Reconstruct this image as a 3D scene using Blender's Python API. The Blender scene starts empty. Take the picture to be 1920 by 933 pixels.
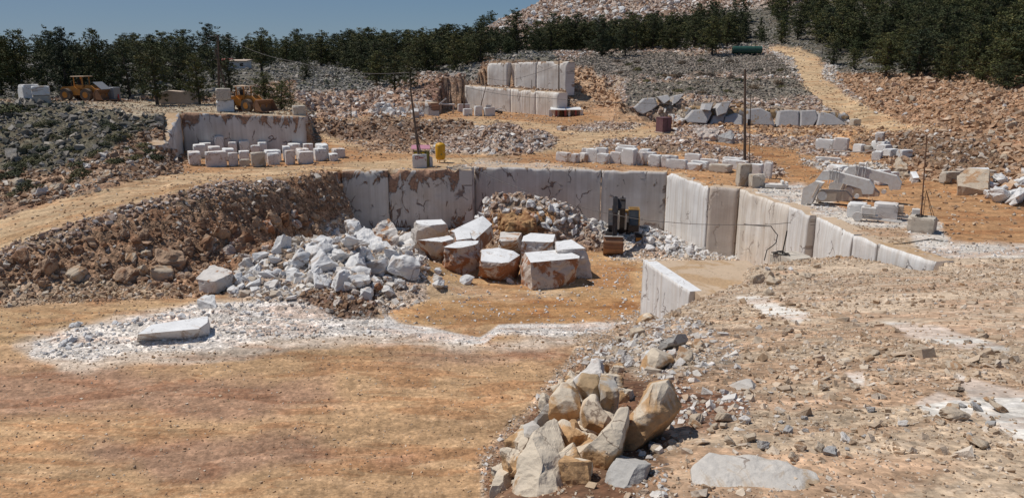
import bpy, bmesh, math, random
import numpy as np
from mathutils import Vector, Matrix, Euler
R = math.radians
random.seed(7); rng = np.random.default_rng(7)
SC = bpy.context.scene
COL = SC.collection

# ---------------------------------------------------------------- camera, sky, sun, exposure
F = 1423.0; CX = 960.0; CY = 466.5; PIT = R(14.0)
cam = bpy.data.cameras.new('camera'); camo = bpy.data.objects.new('camera', cam); COL.objects.link(camo)
camo.location = (0, 0, 0); camo.rotation_euler = (R(90) - PIT, 0, 0)
cam.sensor_width = 36.0; cam.lens = F / 1920 * 36.0; cam.clip_end = 5000; cam.clip_start = 0.1
SC.camera = camo
SUN_EL = R(60); SUN_AZ = R(-72)          # azimuth from +Y towards +X; negative = left of the view
w = bpy.data.worlds.new('World'); SC.world = w; w.use_nodes = True
nt = w.node_tree; bg = nt.nodes['Background']
sky = nt.nodes.new('ShaderNodeTexSky'); sky.sky_type = 'NISHITA'; sky.sun_disc = False
sky.sun_elevation = SUN_EL; sky.sun_rotation = SUN_AZ
sky.altitude = 2000; sky.air_density = 1.0; sky.dust_density = 0.0; sky.ozone_density = 4.0
# deep blue dry mountain sky with a faint grey veil on the left
tc = nt.nodes.new('ShaderNodeTexCoord'); sepw = nt.nodes.new('ShaderNodeSeparateXYZ'); nt.links.new(tc.outputs['Generated'], sepw.inputs[0])
rw = nt.nodes.new('ShaderNodeValToRGB'); nt.links.new(sepw.outputs[2], rw.inputs[0])
rw.color_ramp.elements[0].position = 0.0; rw.color_ramp.elements[0].color = (2.1/3, 4.1/3, 6.6/3, 1)
rw.color_ramp.elements[1].position = 0.45; rw.color_ramp.elements[1].color = (1.1/3, 2.8/3, 5.9/3, 1)
nw = nt.nodes.new('ShaderNodeTexNoise'); nw.inputs['Scale'].default_value = 1.6; nw.inputs['Detail'].default_value = 6
mpw = nt.nodes.new('ShaderNodeMapping'); mpw.inputs['Scale'].default_value = (1, 1, 3.5); nt.links.new(tc.outputs['Generated'], mpw.inputs[0]); nt.links.new(mpw.outputs[0], nw.inputs['Vector'])
rc = nt.nodes.new('ShaderNodeValToRGB'); nt.links.new(nw.outputs[0], rc.inputs[0])
rc.color_ramp.elements[0].position = .42; rc.color_ramp.elements[0].color = (0, 0, 0, 1); rc.color_ramp.elements[1].position = .75; rc.color_ramp.elements[1].color = (1, 1, 1, 1)
def wmix(f, a, b2):
    m = nt.nodes.new('ShaderNodeMix'); m.data_type = 'RGBA'; m.clamp_result = False
    for k, val in ((0, f), (6, a), (7, b2)):
        if hasattr(val, 'links'): nt.links.new(val, m.inputs[k])
        else: m.inputs[k].default_value = val
    return m.outputs[2]
sk1 = wmix(0.7, sky.outputs[0], rw.outputs[0])
vl = nt.nodes.new('ShaderNodeMapRange'); vl.inputs[1].default_value = 0.05; vl.inputs[2].default_value = -0.6; vl.inputs[3].default_value = 0.0; vl.inputs[4].default_value = 0.38
nt.links.new(sepw.outputs[0], vl.inputs[0])
ad = nt.nodes.new('ShaderNodeMath'); ad.operation = 'MULTIPLY_ADD'; nt.links.new(rc.outputs[0], ad.inputs[0]); ad.inputs[1].default_value = .2; nt.links.new(vl.outputs[0], ad.inputs[2])
sk2 = wmix(ad.outputs[0], sk1, (1.75, 2.35, 3.4, 1))
nt.links.new(sk2, bg.inputs[0]); bg.inputs[1].default_value = 0.085
sun = bpy.data.lights.new('sun', 'SUN'); sun.energy = 3.3; sun.angle = R(0.5); sun.color = (1.0, 0.95, 0.88)
suno = bpy.data.objects.new('sun', sun); COL.objects.link(suno)
sd = Vector((math.sin(SUN_AZ) * math.cos(SUN_EL), math.cos(SUN_AZ) * math.cos(SUN_EL), math.sin(SUN_EL)))
suno.rotation_euler = sd.to_track_quat('Z', 'Y').to_euler()
SC.view_settings.view_transform = 'Standard'; SC.view_settings.look = 'None'
SC.view_settings.gamma = 1; SC.view_settings.use_curve_mapping = False
SC.view_settings.exposure = 0.22

# ---------------------------------------------------------------- helpers: geometry of the place
CP, SP = math.cos(PIT), math.sin(PIT)
def dirn(u, v):
    t = (v - CY) / F
    return Vector(((u - CX) / F, CP - t * SP, -SP - t * CP))
def PY(u, v, Y):
    d = dirn(u, v); return d * (Y / d.y)
def PZ(u, v, z):
    d = dirn(u, v); return d * (z / d.z)
def v2z(v, Y):
    return -Y * math.tan(PIT + math.atan((v - CY) / F))
def uv_of(X, Y, Z):
    dep = Y * CP - Z * SP
    dep = np.maximum(dep, 0.05)
    return CX + F * X / dep, CY - F * (Y * SP + Z * CP) / dep
def _hash(ix, iy, seed):
    h = (ix.astype(np.int64) * 374761393 + iy.astype(np.int64) * 668265263 + seed * 974634777) & 0xffffffff
    h = ((h ^ (h >> 13)) * 1274126177) & 0xffffffff
    return ((h ^ (h >> 16)) & 0xffffff) / float(0xffffff)
def vnoise(x, y, seed=0):
    x = np.asarray(x, float); y = np.asarray(y, float)
    ix = np.floor(x); iy = np.floor(y); fx = x - ix; fy = y - iy
    fx = fx * fx * (3 - 2 * fx); fy = fy * fy * (3 - 2 * fy)
    a = _hash(ix, iy, seed); b = _hash(ix + 1, iy, seed); c = _hash(ix, iy + 1, seed); d = _hash(ix + 1, iy + 1, seed)
    return (a * (1 - fx) + b * fx) * (1 - fy) + (c * (1 - fx) + d * fx) * fy
def fbm(x, y, seed=0, o=4):
    s = 0; a = 1; t = 0
    for k in range(o):
        s = s + a * (vnoise(x * 2 ** k, y * 2 ** k, seed + k * 17) * 2 - 1); t += a; a *= 0.5
    return s / t
def sdist(px, py, poly, closed=True):
    """signed distance, positive inside"""
    n = len(poly); dm = np.full(px.shape, 1e18); ins = np.zeros(px.shape, bool)
    for i in range(n if closed else n - 1):
        x0, y0 = poly[i][:2]; x1, y1 = poly[(i + 1) % n][:2]
        dx, dy = x1 - x0, y1 - y0
        t = np.clip(((px - x0) * dx + (py - y0) * dy) / (dx * dx + dy * dy + 1e-12), 0, 1)
        d = (px - x0 - t * dx) ** 2 + (py - y0 - t * dy) ** 2
        dm = np.minimum(dm, d)
        if closed:
            c = ((y0 > py) != (y1 > py)) & (px < (x1 - x0) * (py - y0) / ((y1 - y0) + 1e-12) + x0)
            ins ^= c
    dm = np.sqrt(dm)
    return np.where(ins, dm, -dm) if closed else dm
def sstep(a, b, x):
    t = np.clip((x - a) / (b - a), 0, 1); return t * t * (3 - 2 * t)

P1, P2, F1, F2, BEN = -10.9, -5.9, -14.8, -17.0, -12.9
# far terrain: for each bearing (photo column) the profile of the land going away: (distance, 'v', image height) or (distance, 'z', level)
def prof(*e): return e
FARP = {
 -500: [(30,'z',-13.8),(49,'z',-13.2),(60,'z',-12.6),(78,'z',-9.5),(90,'z',-5.5),(115,'z',-4.8),(160,'v',140),(250,'v',114),(450,'v',104),(900,'v',100)],
 0: [(30,'z',-13.2),(49,'z',-12.5),(60,'z',-12.3),(75,'v',300),(88,'v',200),(100,'v',186),(115,'v',176),(160,'v',148),(250,'v',122),(450,'v',110),(900,'v',104)],
 200: [(30,'z',-12),(53,'z',-10.8),(62,'z',-10.6),(72,'v',298),(86,'v',212),(95,'v',194),(115,'v',178),(160,'v',150),(250,'v',124),(450,'v',110),(900,'v',104)],
 306: [(50,'z',-10.3),(70,'z',-10.5),(76,'z',-10.2),(81,'z',-8.2),(86,'z',-6.3),(92,'z',-6.1),(115,'z',-5.4),(160,'v',148),(250,'v',122),(450,'v',106),(900,'v',100)],
 330: [(50,'z',-9.8),(61,'z',-9.9),(72,'z',-10.6),(91.5,'z',-10.9),(92.3,'z',-6.1),(115,'z',-5.4),(160,'v',146),(250,'v',120),(450,'v',105),(900,'v',100)],
 430: [(50,'z',-9.6),(61,'z',-9.8),(72,'z',-10.8),(91.5,'z',-10.9),(92.3,'z',-6.2),(115,'z',-5.6),(150,'v',155),(200,'v',132),(300,'v',112),(450,'v',103),(900,'v',98)],
 572: [(50,'z',-9.8),(68,'z',-10.3),(76,'z',-10.9),(91.5,'z',-10.9),(92.3,'z',-6.6),(100,'z',-6.8),(118,'z',-7.0),(150,'v',172),(165,'v',150),(200,'v',128),(300,'v',110),(450,'v',102),(900,'v',96)],
 590: [(50,'z',-9.8),(72,'z',-10.8),(76,'z',-10.9),(95,'z',-10.7),(104,'z',-10.4),(110,'z',-9.2),(128,'v',214),(146,'v',176),(155,'v',158),(190,'v',132),(300,'v',111),(450,'v',103),(900,'v',96)],
 720: [(50,'z',-10.9),(95,'z',-10.9),(103,'z',-10.6),(109,'v',229),(122,'v',224),(130,'v',210),(152,'v',176),(165,'v',160),(200,'v',132),(300,'v',110),(450,'v',102),(900,'v',94)],
 800: [(50,'z',-10.9),(95,'z',-10.9),(103,'z',-10.7),(109,'v',228),(122,'v',224),(134,'v',208),(143,'v',172),(150,'v',147),(160,'v',146),(200,'v',128),(300,'v',110),(450,'v',102),(900,'v',94)],
 862: [(50,'z',-10.9),(88,'z',-10.9),(97,'z',-10.2),(104,'v',240),(115,'v',238),(125,'v',224),(138,'v',206),(146,'v',168),(152,'v',148),(170,'v',136),(210,'v',116),(300,'v',104),(450,'v',96),(600,'v',94),(900,'v',90)],
 880: [(50,'z',-10.9),(88,'z',-10.9),(97,'z',-10.0),(104,'v',238),(115,'v',238),(125,'v',224),(140,'v',206),(150.6,'v',196),(151.4,'v',157),(156,'v',152),(164,'v',134),(180,'v',122),(230,'v',106),(300,'v',100),(360,'v',84),(420,'v',74),(520,'v',90),(900,'v',88)],
 925: [(50,'z',-10.9),(84,'z',-10.9),(92,'z',-10.2),(98,'z',-8.6),(104,'z',-9.6),(112,'v',240),(125,'v',224),(135,'v',209),(145.6,'v',201),(146.4,'v',159),(155.6,'v',154),(156.4,'v',116),(180,'v',107),(250,'v',100),(320,'v',88),(420,'v',46),(520,'v',58),(900,'v',80)],
 1040: [(50,'z',-10.9),(90,'z',-10.9),(100,'v',266),(125,'v',228),(133.6,'v',218),(134.4,'v',170),(143.6,'v',164),(144.4,'v',114),(170,'v',104),(250,'v',96),(310,'v',90),(440,'v',-6),(520,'v',-10),(900,'v',60)],
 1062: [(50,'z',-10.9),(90,'z',-10.9),(100,'v',266),(125,'v',230),(137,'v',214),(150,'v',160),(160,'v',128),(170,'v',106),(250,'v',96),(310,'v',88),(450,'v',-30),(520,'v',-34),(900,'v',40)],
 1150: [(50,'z',-10.9),(90,'z',-10.8),(108,'v',252),(120,'v',234),(135,'v',208),(150,'v',168),(160,'v',140),(175,'v',118),(200,'v',104),(250,'v',92),(310,'v',82),(460,'v',-60),(900,'v',-20)],
 1160: [(50,'z',-10.9),(90,'z',-10.8),(108,'v',252),(118.6,'v',222),(119.4,'v',196),(135,'v',180),(150,'v',155),(175,'v',118),(200,'v',104),(250,'v',88),(310,'v',76),(460,'v',-60),(900,'v',-20)],
 1300: [(50,'z',-10.9),(84,'z',-10.9),(93,'z',-9.7),(98,'z',-9.9),(110,'v',240),(116.6,'v',232),(117.4,'v',190),(140,'v',165),(165,'v',130),(200,'v',98),(240,'v',80),(300,'v',58),(340,'v',44),(470,'v',-60),(900,'v',-40)],
 1400: [(50,'z',-10.9),(84,'z',-10.9),(92,'z',-10.2),(100,'v',262),(110,'v',242),(115.6,'v',234),(116.4,'v',200),(140,'v',168),(165,'v',132),(195,'v',100),(230,'v',82),(270,'v',50),(330,'v',0),(470,'v',-80),(900,'v',-60)],
 1500: [(50,'z',-10.9),(70,'z',-10.9),(95,'z',-10.9),(104,'v',254),(112,'v',240),(114.6,'v',236),(115.4,'v',206),(135,'v',182),(160,'v',136),(195,'v',98),(220,'v',78),(260,'v',40),(320,'v',-10),(470,'v',-120),(900,'v',-100)],
 1580: [(50,'z',-10.9),(70,'z',-10.9),(92,'z',-10.7),(104,'v',246),(113,'v',238),(116,'v',224),(135,'v',175),(155,'v',142),(190,'v',104),(220,'v',76),(260,'v',30),(320,'v',-30),(470,'v',-140),(900,'v',-120)],
 1700: [(40,'z',-10.9),(67,'z',-10.9),(73,'z',-10.4),(84,'z',-9.8),(92,'v',256),(104,'v',240),(112,'v',222),(136,'v',150),(146,'v',150),(190,'v',88),(240,'v',20),(320,'v',-60),(470,'v',-180),(900,'v',-150)],
 1800: [(40,'z',-10.9),(63,'z',-10.9),(66,'z',-10.2),(72,'v',300),(84,'v',262),(95,'v',232),(125,'v',160),(138,'v',158),(180,'v',92),(240,'v',10),(330,'v',-80),(470,'v',-200),(900,'v',-170)],
 1920: [(40,'z',-10.9),(56,'z',-10.9),(60,'v',362),(66,'v',310),(75,'v',276),(95,'v',214),(115,'v',174),(126,'v',174),(170,'v',90),(230,'v',0),(330,'v',-100),(470,'v',-220),(900,'v',-200)],
 2500: [(40,'z',-10.9),(52,'z',-10.9),(58,'v',360),(66,'v',300),(75,'v',270),(95,'v',205),(115,'v',165),(126,'v',160),(170,'v',80),(230,'v',-10),(330,'v',-110),(470,'v',-230),(900,'v',-220)],
}
US = np.array(sorted(FARP), float)
YG = np.concatenate([np.arange(20, 160, 0.4), np.geomspace(160, 900, 160)])
ZT = np.array([np.interp(YG, [e[0] for e in FARP[int(u)]], [e[2] if e[1] == 'z' else v2z(e[2], e[0]) for e in FARP[int(u)]]) for u in US])
def Hfar(X, Y):
    Ys = np.maximum(Y, 20.0); z = np.full(np.shape(X), -8.0)
    jf = np.interp(Ys, YG, np.arange(len(YG))); j = np.minimum(jf.astype(int), len(YG) - 2); fj = jf - j
    for it in range(3):
        a = -np.arctan(z / Ys) - PIT; t = np.tan(a); u = CX + X / np.maximum(Y, 1.0) * F * (CP - t * SP)
        iff = np.interp(u, US, np.arange(len(US))); i = np.minimum(iff.astype(int), len(US) - 2); fi = iff - i
        z = (ZT[i, j] * (1 - fj) + ZT[i, j + 1] * fj) * (1 - fi) + (ZT[i + 1, j] * (1 - fj) + ZT[i + 1, j + 1] * fj) * fi
    return z
def xy(p): return (p.x, p.y)
TL = [(-60, 49)] + [xy(PZ(u, v, z)) for u, v, z in ((0,470,-12.5),(200,398,-10.8),(400,346,-9.8),(520,331,-10.3),(608,326,-10.8))]
WALLTOP = [xy(PZ(u, v, P1)) for u, v in ((612,324),(640,322),(884,319),(889,312),(1250,324),(1330,350),(1387,355),(1520,402),(1600,441),(1750,492))]
PT = TL + WALLTOP + [(22.9, 30), (22.9, 0), (-60, 0)]
PITP = [xy(PZ(u, v, F1)) for u, v in ((708,560),(742,606),(830,621),(900,634),(935,613),(1165,610))] + [(12, 40.5), (26, 40), (26, 90), (-30, 90), (-16.5, 66), (-12, 56)]
EL = [(-1.6, -5), (-1.2, 3), (-0.22, 7.9), (0.35, 11.5), (1.75, 17), (3.65, 21.5), (6.9, 29), (10.2, 36), (13.2, 42), (15, 47.6), (21.5, 47.4)]
MP = EL + [(22.9, 41), (90, 41), (90, -5)]
# heaps of broken rock on the pit floor: x, y, half width, half depth, height
BUMPS = [(-13.5, 60, 9, 6.5, 2.1), (-9, 57, 6, 4.5, 1.6), (-17.5, 56, 6, 5, 1.4), (1.0, 70.5, 5.5, 4.5, 4.0), (-1.6, 72, 3.2, 3.0, 2.6), (5.0, 70, 5.5, 4, 2.3),
         (12.8, 68, 4.0, 3.6, 1.7), (15.8, 64.5, 3, 3, 1.0), (-9.7, 46.6, 2.4, 1.5, 1.3), (-3, 62, 4, 3, 1.0), (9.5, 71, 6, 4, 1.2),
         (-13, 45.0, 5.5, 1.2, .65), (-9.6, 43.8, 3.5, 1.1, .5), (-17.6, 42.9, 3.2, 1.0, .5), (-20.5, 41.2, 2.5, .9, .35)]
def Hmound(X, Y):
    k = np.clip((X / np.maximum(Y, 3) - 0.2) / 0.45, 0, 1)
    a = np.interp(Y, [0, 6, 8, 12, 20, 30, 40, 47], [-3.8, -4.0, -4.4, -5.3, -7.05, -9.4, -11.95, -13.35])
    b = np.interp(Y, [0, 6, 8, 12, 20, 30, 39.5, 60], [-3.8, -4.0, -4.35, -5.1, -6.6, -8.7, -10.8, -10.95])
    return a * (1 - k) + b * k
UL0, UL1 = xy(PY(872, 196, 151.2)), xy(PY(1046, 217, 133.6)); UU0, UU1 = xy(PY(914, 152, 157)), xy(PY(1062, 164, 143.4))
UQ_FLOOR = [(UL0[0] - .5, UL0[1] + 1.5), (UL1[0], UL1[1] + 1.5), (UL1[0] + 1, 128), (-14, 128), (-13, 150)]
UQ_LEDGE = [(UL0[0], UL0[1] + 1.55), (UL1[0], UL1[1] + 1.55), (UU1[0] + .5, UU1[1] + 1.5), (UU0[0], UU0[1] + 1.5)]
UQ_CREST = [(UU0[0], UU0[1] + 1.55), (UU1[0], UU1[1] + 1.55), (UU1[0] + 1, UU1[1] + 8), (UU0[0], UU0[1] + 8)]
def H(X, Y):
    X = np.asarray(X, float); Y = np.asarray(Y, float)
    hf = Hfar(X, Y)
    near = Y < 100
    sp = sdist(X, Y, PT)
    pit = sdist(X, Y, PITP)
    f1 = F1 - 2.2 * sstep(52, 64, Y) - 0.0 * X
    fl = f1 + (F2 - f1) * sstep(-0.05, 0.05, pit)
    dT = sdist(X, Y, TL + WALLTOP[:1], closed=False)
    dW = sdist(X, Y, WALLTOP, closed=False)
    wid = np.interp(X, [-40, -30, -24, -18], [4.6, 5.5, 7.0, 4.5])
    bank = sstep(0.0, 1.0, (dT - 0.3) / wid) * 0.75 + 0.25 * np.clip(dT / wid, 0, 1)
    isw = dW < dT
    sW = np.where(sp > 0, dW, -dW)
    inside = np.where(isw, np.clip((sW + 0.6) / 0.05, 0, 1), np.where(sp > 0, bank, 0))
    for bx, by, ra, rb, bh in BUMPS:
        q = ((X - bx) / ra) ** 2 + ((Y - by) / rb) ** 2
        fl = fl + bh * np.maximum(1 - np.sqrt(q + 1e-9), 0) ** 0.9
    hn = hf + (fl - hf) * inside
    h = np.where(near, hn, hf)
    dm = sdist(X, Y, MP)
    hm = Hmound(X, Y)
    k = sstep(-1.3, 0.25, dm + 0.5 * fbm(X * 0.6, Y * 0.6, 5, 3) * np.exp(-np.maximum(Y - 14, 0) / 20))
    k = np.where((X > 22) & (Y > 36), sstep(-1, 4, dm), k)
    hm = hm - 0.5 * np.exp(-np.maximum(dm, 0) / 0.8)
    h = np.where(Y < 60, h + (hm - h) * k, h)
    # upper quarry: cut floor, ledge and crest
    m = (Y > 112) & (Y < 175) & (X > -22) & (X < 22)
    if np.any(m):
        x, y = X[m], Y[m]; q = h[m]
        a = sdist(x, y, UQ_FLOOR); zf = np.interp(y, [125, 152], [-9.75, -9.25]); q = np.where(a > 0, np.minimum(q, zf), q)
        a = sdist(x, y, UQ_LEDGE); zl = np.interp(x, [-9.5, 8.2], [-4.95, -5.6]); q = np.where(a > 0, zl, q)
        a = sdist(x, y, UQ_CREST); q = np.where(a > 0, np.maximum(q, np.interp(x, [-5, 10.5], [-.9, -.35])), q)
        h = np.array(h); h[m] = q
    return h
def Hs(x, y): return float(H(np.array([x]), np.array([y]))[0])

# ---------------------------------------------------------------- what lies on the ground: soil and rubble zones
# polygon (photo pixels where that ground is seen), soil colour, edge softness, roughness m, rock cover, rock palette, rock size range m, zone
OCH=(.45,.285,.155); ORG=(.42,.235,.112); BRN=(.20,.125,.08); DUST=(.66,.61,.56); ROAD=(.50,.35,.205)
PAL = {
 'tan': [(.50,.38,.26),(.42,.28,.17),(.60,.52,.42),(.36,.24,.16),(.55,.42,.30)],
 'pale': [(.66,.62,.57),(.55,.47,.38),(.70,.68,.65),(.48,.36,.26),(.60,.57,.54)],
 'brown': [(.36,.24,.16),(.28,.175,.11),(.46,.38,.31),(.30,.18,.11),(.56,.51,.45)],
 'mound': [(.56,.45,.34),(.47,.355,.25),(.64,.56,.47),(.42,.30,.20),(.60,.50,.39)],
 'karst': [(.21,.195,.175),(.15,.14,.115),(.28,.26,.23),(.115,.115,.08),(.40,.36,.31)],
 'grey': [(.25,.24,.22),(.19,.18,.155),(.33,.31,.28),(.14,.14,.10),(.42,.38,.33)],
 'scrub': [(.22,.19,.16),(.26,.22,.18),(.34,.29,.24),(.15,.14,.11),(.44,.39,.33)],
 'pink': [(.50,.39,.32),(.40,.27,.19),(.62,.56,.51),(.36,.25,.19),(.68,.66,.63)],
 'orange': [(.46,.30,.19),(.40,.25,.15),(.55,.42,.31),(.36,.22,.13),(.52,.38,.26)],
 'white': [(.72,.71,.69),(.66,.64,.61),(.60,.57,.53),(.74,.73,.72),(.50,.40,.33)],
}
Z = []
def lay(poly, col, soft=4, rough=0.03, dens=0.05, pal='tan', sz=(0.15, 0.5), zone='far'):
    Z.append((poly, col, soft, rough, dens, pal, sz, zone))
big = [(-900,-900),(3000,-900),(3000,2200),(-900,2200)]
lay(big, (.30,.20,.13), 1, .12, .35, 'brown', (.2,.8), 'quarry')
# forest floor and far country
lay([(-900,-300),(3000,-300),(3000,150),(1500,140),(1200,130),(900,110),(560,150),(330,188),(-900,190)], (.13,.12,.095), 6, .3, .16, 'grey', (.4,1.2), 'woodland')
lay([(540,128),(700,128),(900,118),(900,150),(760,170),(700,176),(560,176)], (.22,.205,.185), 5, .4, .6, 'grey', (.4,1.3), 'woodland')
# heap on the skyline
lay([(840,88),(900,40),(1000,0),(1040,-60),(1700,-60),(1500,10),(1370,20),(1180,50),(1080,80),(940,100)], (.40,.33,.28), 3, 1.1, .95, 'pink', (.8,3.2), 'spoil')
lay([(1150,-60),(1250,-60),(1190,20),(1160,30)], (.42,.33,.26), 8, .6, .4, 'pink', (.6,1.6), 'spoil')
# broken ground right of the upper quarry
lay([(1040,98),(1150,92),(1500,90),(1560,140),(1700,235),(1500,240),(1150,240),(1060,170)], (.34,.26,.19), 5, .5, .6, 'pink', (.3,1.1), 'hillside')
lay([(1060,112),(1130,100),(1500,105),(1490,150),(1300,140),(1180,150),(1120,140)], (.20,.175,.15), 6, .35, .45, 'scrub', (.25,.7), 'hillside')
lay([(1170,158),(1300,150),(1480,150),(1540,185),(1440,190),(1300,180),(1180,200)], (.20,.18,.145), 6, .4, .4, 'scrub', (.25,.8), 'hillside')
lay([(1440,95),(1560,120),(1600,160),(1500,150)], (.36,.31,.27), 5, .3, .6, 'pale', (.3,.8), 'hillside')
# rubble hill behind the left blocks, and upper quarry
lay([(548,176),(720,168),(790,140),(872,146),(875,200),(800,214),(700,226),(560,226)], (.35,.235,.165), 4, .8, .75, 'pink', (.35,1.6), 'quarry')
lay([(790,158),(860,152),(862,190),(800,186)], (.24,.14,.10), 4, .5, .3, 'brown', (.3,.8), 'quarry')
lay([(1044,130),(1110,128),(1170,200),(1140,225),(1060,200)], (.44,.29,.18), 4, .6, .6, 'orange', (.4,1.2), 'quarry')
# plateau P1
lay([(340,345),(340,262),(600,262),(620,240),(580,222),(700,222),(860,204),(1120,208),(1240,232),(1700,236),(1760,262),(1700,330),(1860,352),(2400,380),(2400,520),(1380,520),(1380,360),(1000,350)], ORG, 4, .05, .04, 'tan', (.15,.4), 'yard')
lay([(1160,232),(1600,236),(1740,238),(1560,262),(1420,262)], (.44,.27,.14), 5, .35, .45, 'orange', (.3,1.0), 'yard')
lay([(560,226),(900,222),(1060,236),(1240,236),(1300,262),(1240,272),(1040,285),(900,292),(700,286),(600,262)], ROAD, 5, .05, .03, 'tan', (.15,.4), 'yard')
lay([(584,232),(700,226),(880,228),(905,245),(900,268),(780,268),(640,262),(590,256)], (.20,.13,.09), 3, .7, .65, 'brown', (.25,.9), 'yard')
lay([(640,262),(780,266),(800,288),(700,284)], (.38,.25,.16), 4, .2, .3, 'brown', (.2,.5), 'yard')
lay([(822,260),(900,240),(930,230),(990,246),(1046,262),(1030,280),(980,290),(860,290),(800,288)], (.38,.30,.24), 3, .6, .85, 'pink', (.25,1.0), 'yard')
lay([(1050,240),(1150,228),(1210,236),(1160,246),(1070,248)], (.40,.31,.23), 3, .35, .7, 'pink', (.25,.7), 'yard')
lay([(1100,275),(1150,262),(1260,258),(1320,270),(1400,285),(1470,320),(1460,335),(1400,310),(1260,290)], (.27,.185,.125), 4, .5, .7, 'pink', (.25,.8), 'yard')
lay([(1262,240),(1320,232),(1460,262),(1400,272),(1300,262),(1260,252)], (.36,.25,.18), 4, .4, .6, 'pink', (.3,.9), 'yard')
lay([(1400,262),(1560,256),(1600,300),(1480,300),(1500,280),(1420,276)], (.38,.27,.19), 4, .3, .6, 'pink', (.3,.7), 'yard')
lay([(1290,262),(1440,275),(1560,300),(1560,340),(1500,345),(1470,310),(1380,282)], (.42,.225,.10), 5, .05, .03, 'tan', (.15,.3), 'yard')
lay([(1500,302),(1640,308),(1720,330),(1690,340),(1540,320)], (.36,.26,.18), 4, .25, .6, 'pale', (.25,.7), 'yard')
# right slope
lay([(1556,138),(1700,142),(2500,150),(2500,385),(1880,362),(1820,350),(1700,330),(1640,300),(1600,262),(1720,246),(1640,215)], (.37,.225,.135), 4, .4, .62, 'orange', (.2,1.3), 'slope')
lay([(1600,262),(1700,250),(1860,262),(1900,330),(1800,335),(1680,300),(1640,300)], (.22,.145,.09), 8, .45, .6, 'brown', (.25,.8), 'slope')
lay([(1460,88),(1500,90),(1540,110),(1545,150),(1600,190),(1700,235),(1790,243),(1620,246),(1540,200),(1500,150),(1485,110),(1440,94)], (.56,.40,.235), 4, .04, .03, 'tan', (.2,.4), 'hillside')
lay([(1050,165),(1075,170),(1130,200),(1240,232),(1150,232),(1090,205)], (.42,.27,.16), 4, .06, .05, 'tan', (.2,.4), 'quarry')
# marble apron at the head of the right wall
lay([(1360,352),(1500,345),(1600,400),(1760,420),(1780,460),(2400,480),(2400,520),(1740,505),(1600,450)], (.62,.56,.49), 8, .02, .1, 'white', (.08,.3), 'apron')
lay([(1560,420),(1700,425),(1720,470),(1640,460)], (.5,.37,.25), 8, .03, .1, 'tan', (.08,.2), 'apron')
lay([(720,310),(880,296),(1100,315),(1250,322),(1240,340),(600,335)], (.58,.47,.36), 5, .02, .05, 'white', (.08,.2), 'apron')
# left plateau and its stony slope
lay([(-900,186),(560,192),(600,216),(330,215),(300,225),(200,215),(80,210),(-900,205)], (.40,.335,.24), 3, .06, .10, 'tan', (.12,.35), 'plateau')
lay([(-900,190),(60,192),(180,205),(330,222),(345,300),(310,330),(200,348),(-900,440)], (.12,.105,.07), 9, .45, .55, 'karst', (.2,1.2), 'slope_left')
lay([(-900,335),(90,325),(220,270),(330,240),(345,300),(350,312),(240,352),(100,380),(-900,470)], (.30,.20,.13), 8, .25, .7, 'brown', (.2,.8), 'slope_left')
# haul road
lay([(-900,560),(-200,470),(0,412),(120,372),(300,329),(470,316),(640,308),(760,296),(900,296),(886,312),(640,325),(400,347),(200,399),(0,470),(-200,540),(-900,700)], ROAD, 3, .04, .02, 'tan', (.15,.3), 'yard')
lay([(-900,600),(0,446),(130,402),(330,348),(480,330),(640,317),(636,321),(480,336),(330,356),(130,412),(0,458),(-900,640)], (.40,.25,.13), 3, .06, .04, 'tan', (.1,.25), 'yard')
# bank below the road
lay([(-900,700),(-200,545),(0,472),(200,400),(400,348),(606,327),(640,330),(640,470),(470,545),(380,560),(0,582),(-900,640)], (.31,.19,.115), 3, .6, .5, 'brown', (.12,.7), 'bank')
lay([(-900,620),(-200,530),(0,470),(200,398),(400,347),(520,334),(560,350),(400,375),(220,420),(60,470),(-200,560)], (.30,.21,.14), 4, .3, .75, 'pink', (.15,.6), 'bank')
lay([(0,530),(120,520),(330,540),(350,556),(0,580)], (.36,.26,.18), 4, .15, .8, 'tan', (.15,.5), 'bank')
# bottom floors
lay([(-900,560),(-100,580),(360,556),(560,535),(700,545),(745,600),(1200,604),(1200,2200),(-900,2200)], OCH, 3, .05, .022, 'tan', (.03,.14), 'floor')
lay([(-200,700),(300,690),(620,720),(700,760),(400,790),(-200,770)], (.36,.215,.135), 22, .05, .02, 'tan', (.05,.16), 'floor')
lay([(100,840),(480,815),(800,850),(700,885),(300,880)], (.34,.205,.13), 22, .05, .02, 'tan', (.05,.16), 'floor')
lay([(700,640),(1090,640),(1070,680),(900,700),(700,680)], (.38,.235,.15), 20, .05, .02, 'tan', (.05,.16), 'floor')
lay([(-200,590),(200,575),(520,548),(560,560),(380,572),(60,640),(-200,660)], (.46,.30,.16), 5, .04, .02, 'tan', (.05,.16), 'floor')
lay([(700,470),(1250,470),(1420,478),(1420,520),(1205,610),(720,612),(700,560)], (.50,.315,.16), 3, .05, .03, 'white', (.08,.3), 'floor')
lay([(120,690),(30,650),(180,600),(400,556),(600,560),(740,590),(900,640),(1180,600),(1180,640),(900,665),(700,650),(400,675)], (.52,.42,.33), 10, .06, .05, 'tan', (.05,.2), 'floor')
lay([(60,662),(70,640),(110,632),(150,616),(230,600),(300,588),(380,560),(480,566),(560,560),(680,580),(735,602),(900,636),(935,610),(1175,608),(1160,624),(940,632),(890,650),(700,634),(560,630),(400,655),(300,658),(230,660),(180,672),(120,668)], (.62,.56,.50), 6, .10, .16, 'white', (.05,.36), 'dust')
lay([(720,596),(900,560),(1180,556),(1190,590),(1000,606),(760,612)], (.36,.195,.085), 12, .05, .03, 'white', (.08,.3), 'floor')
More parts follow.
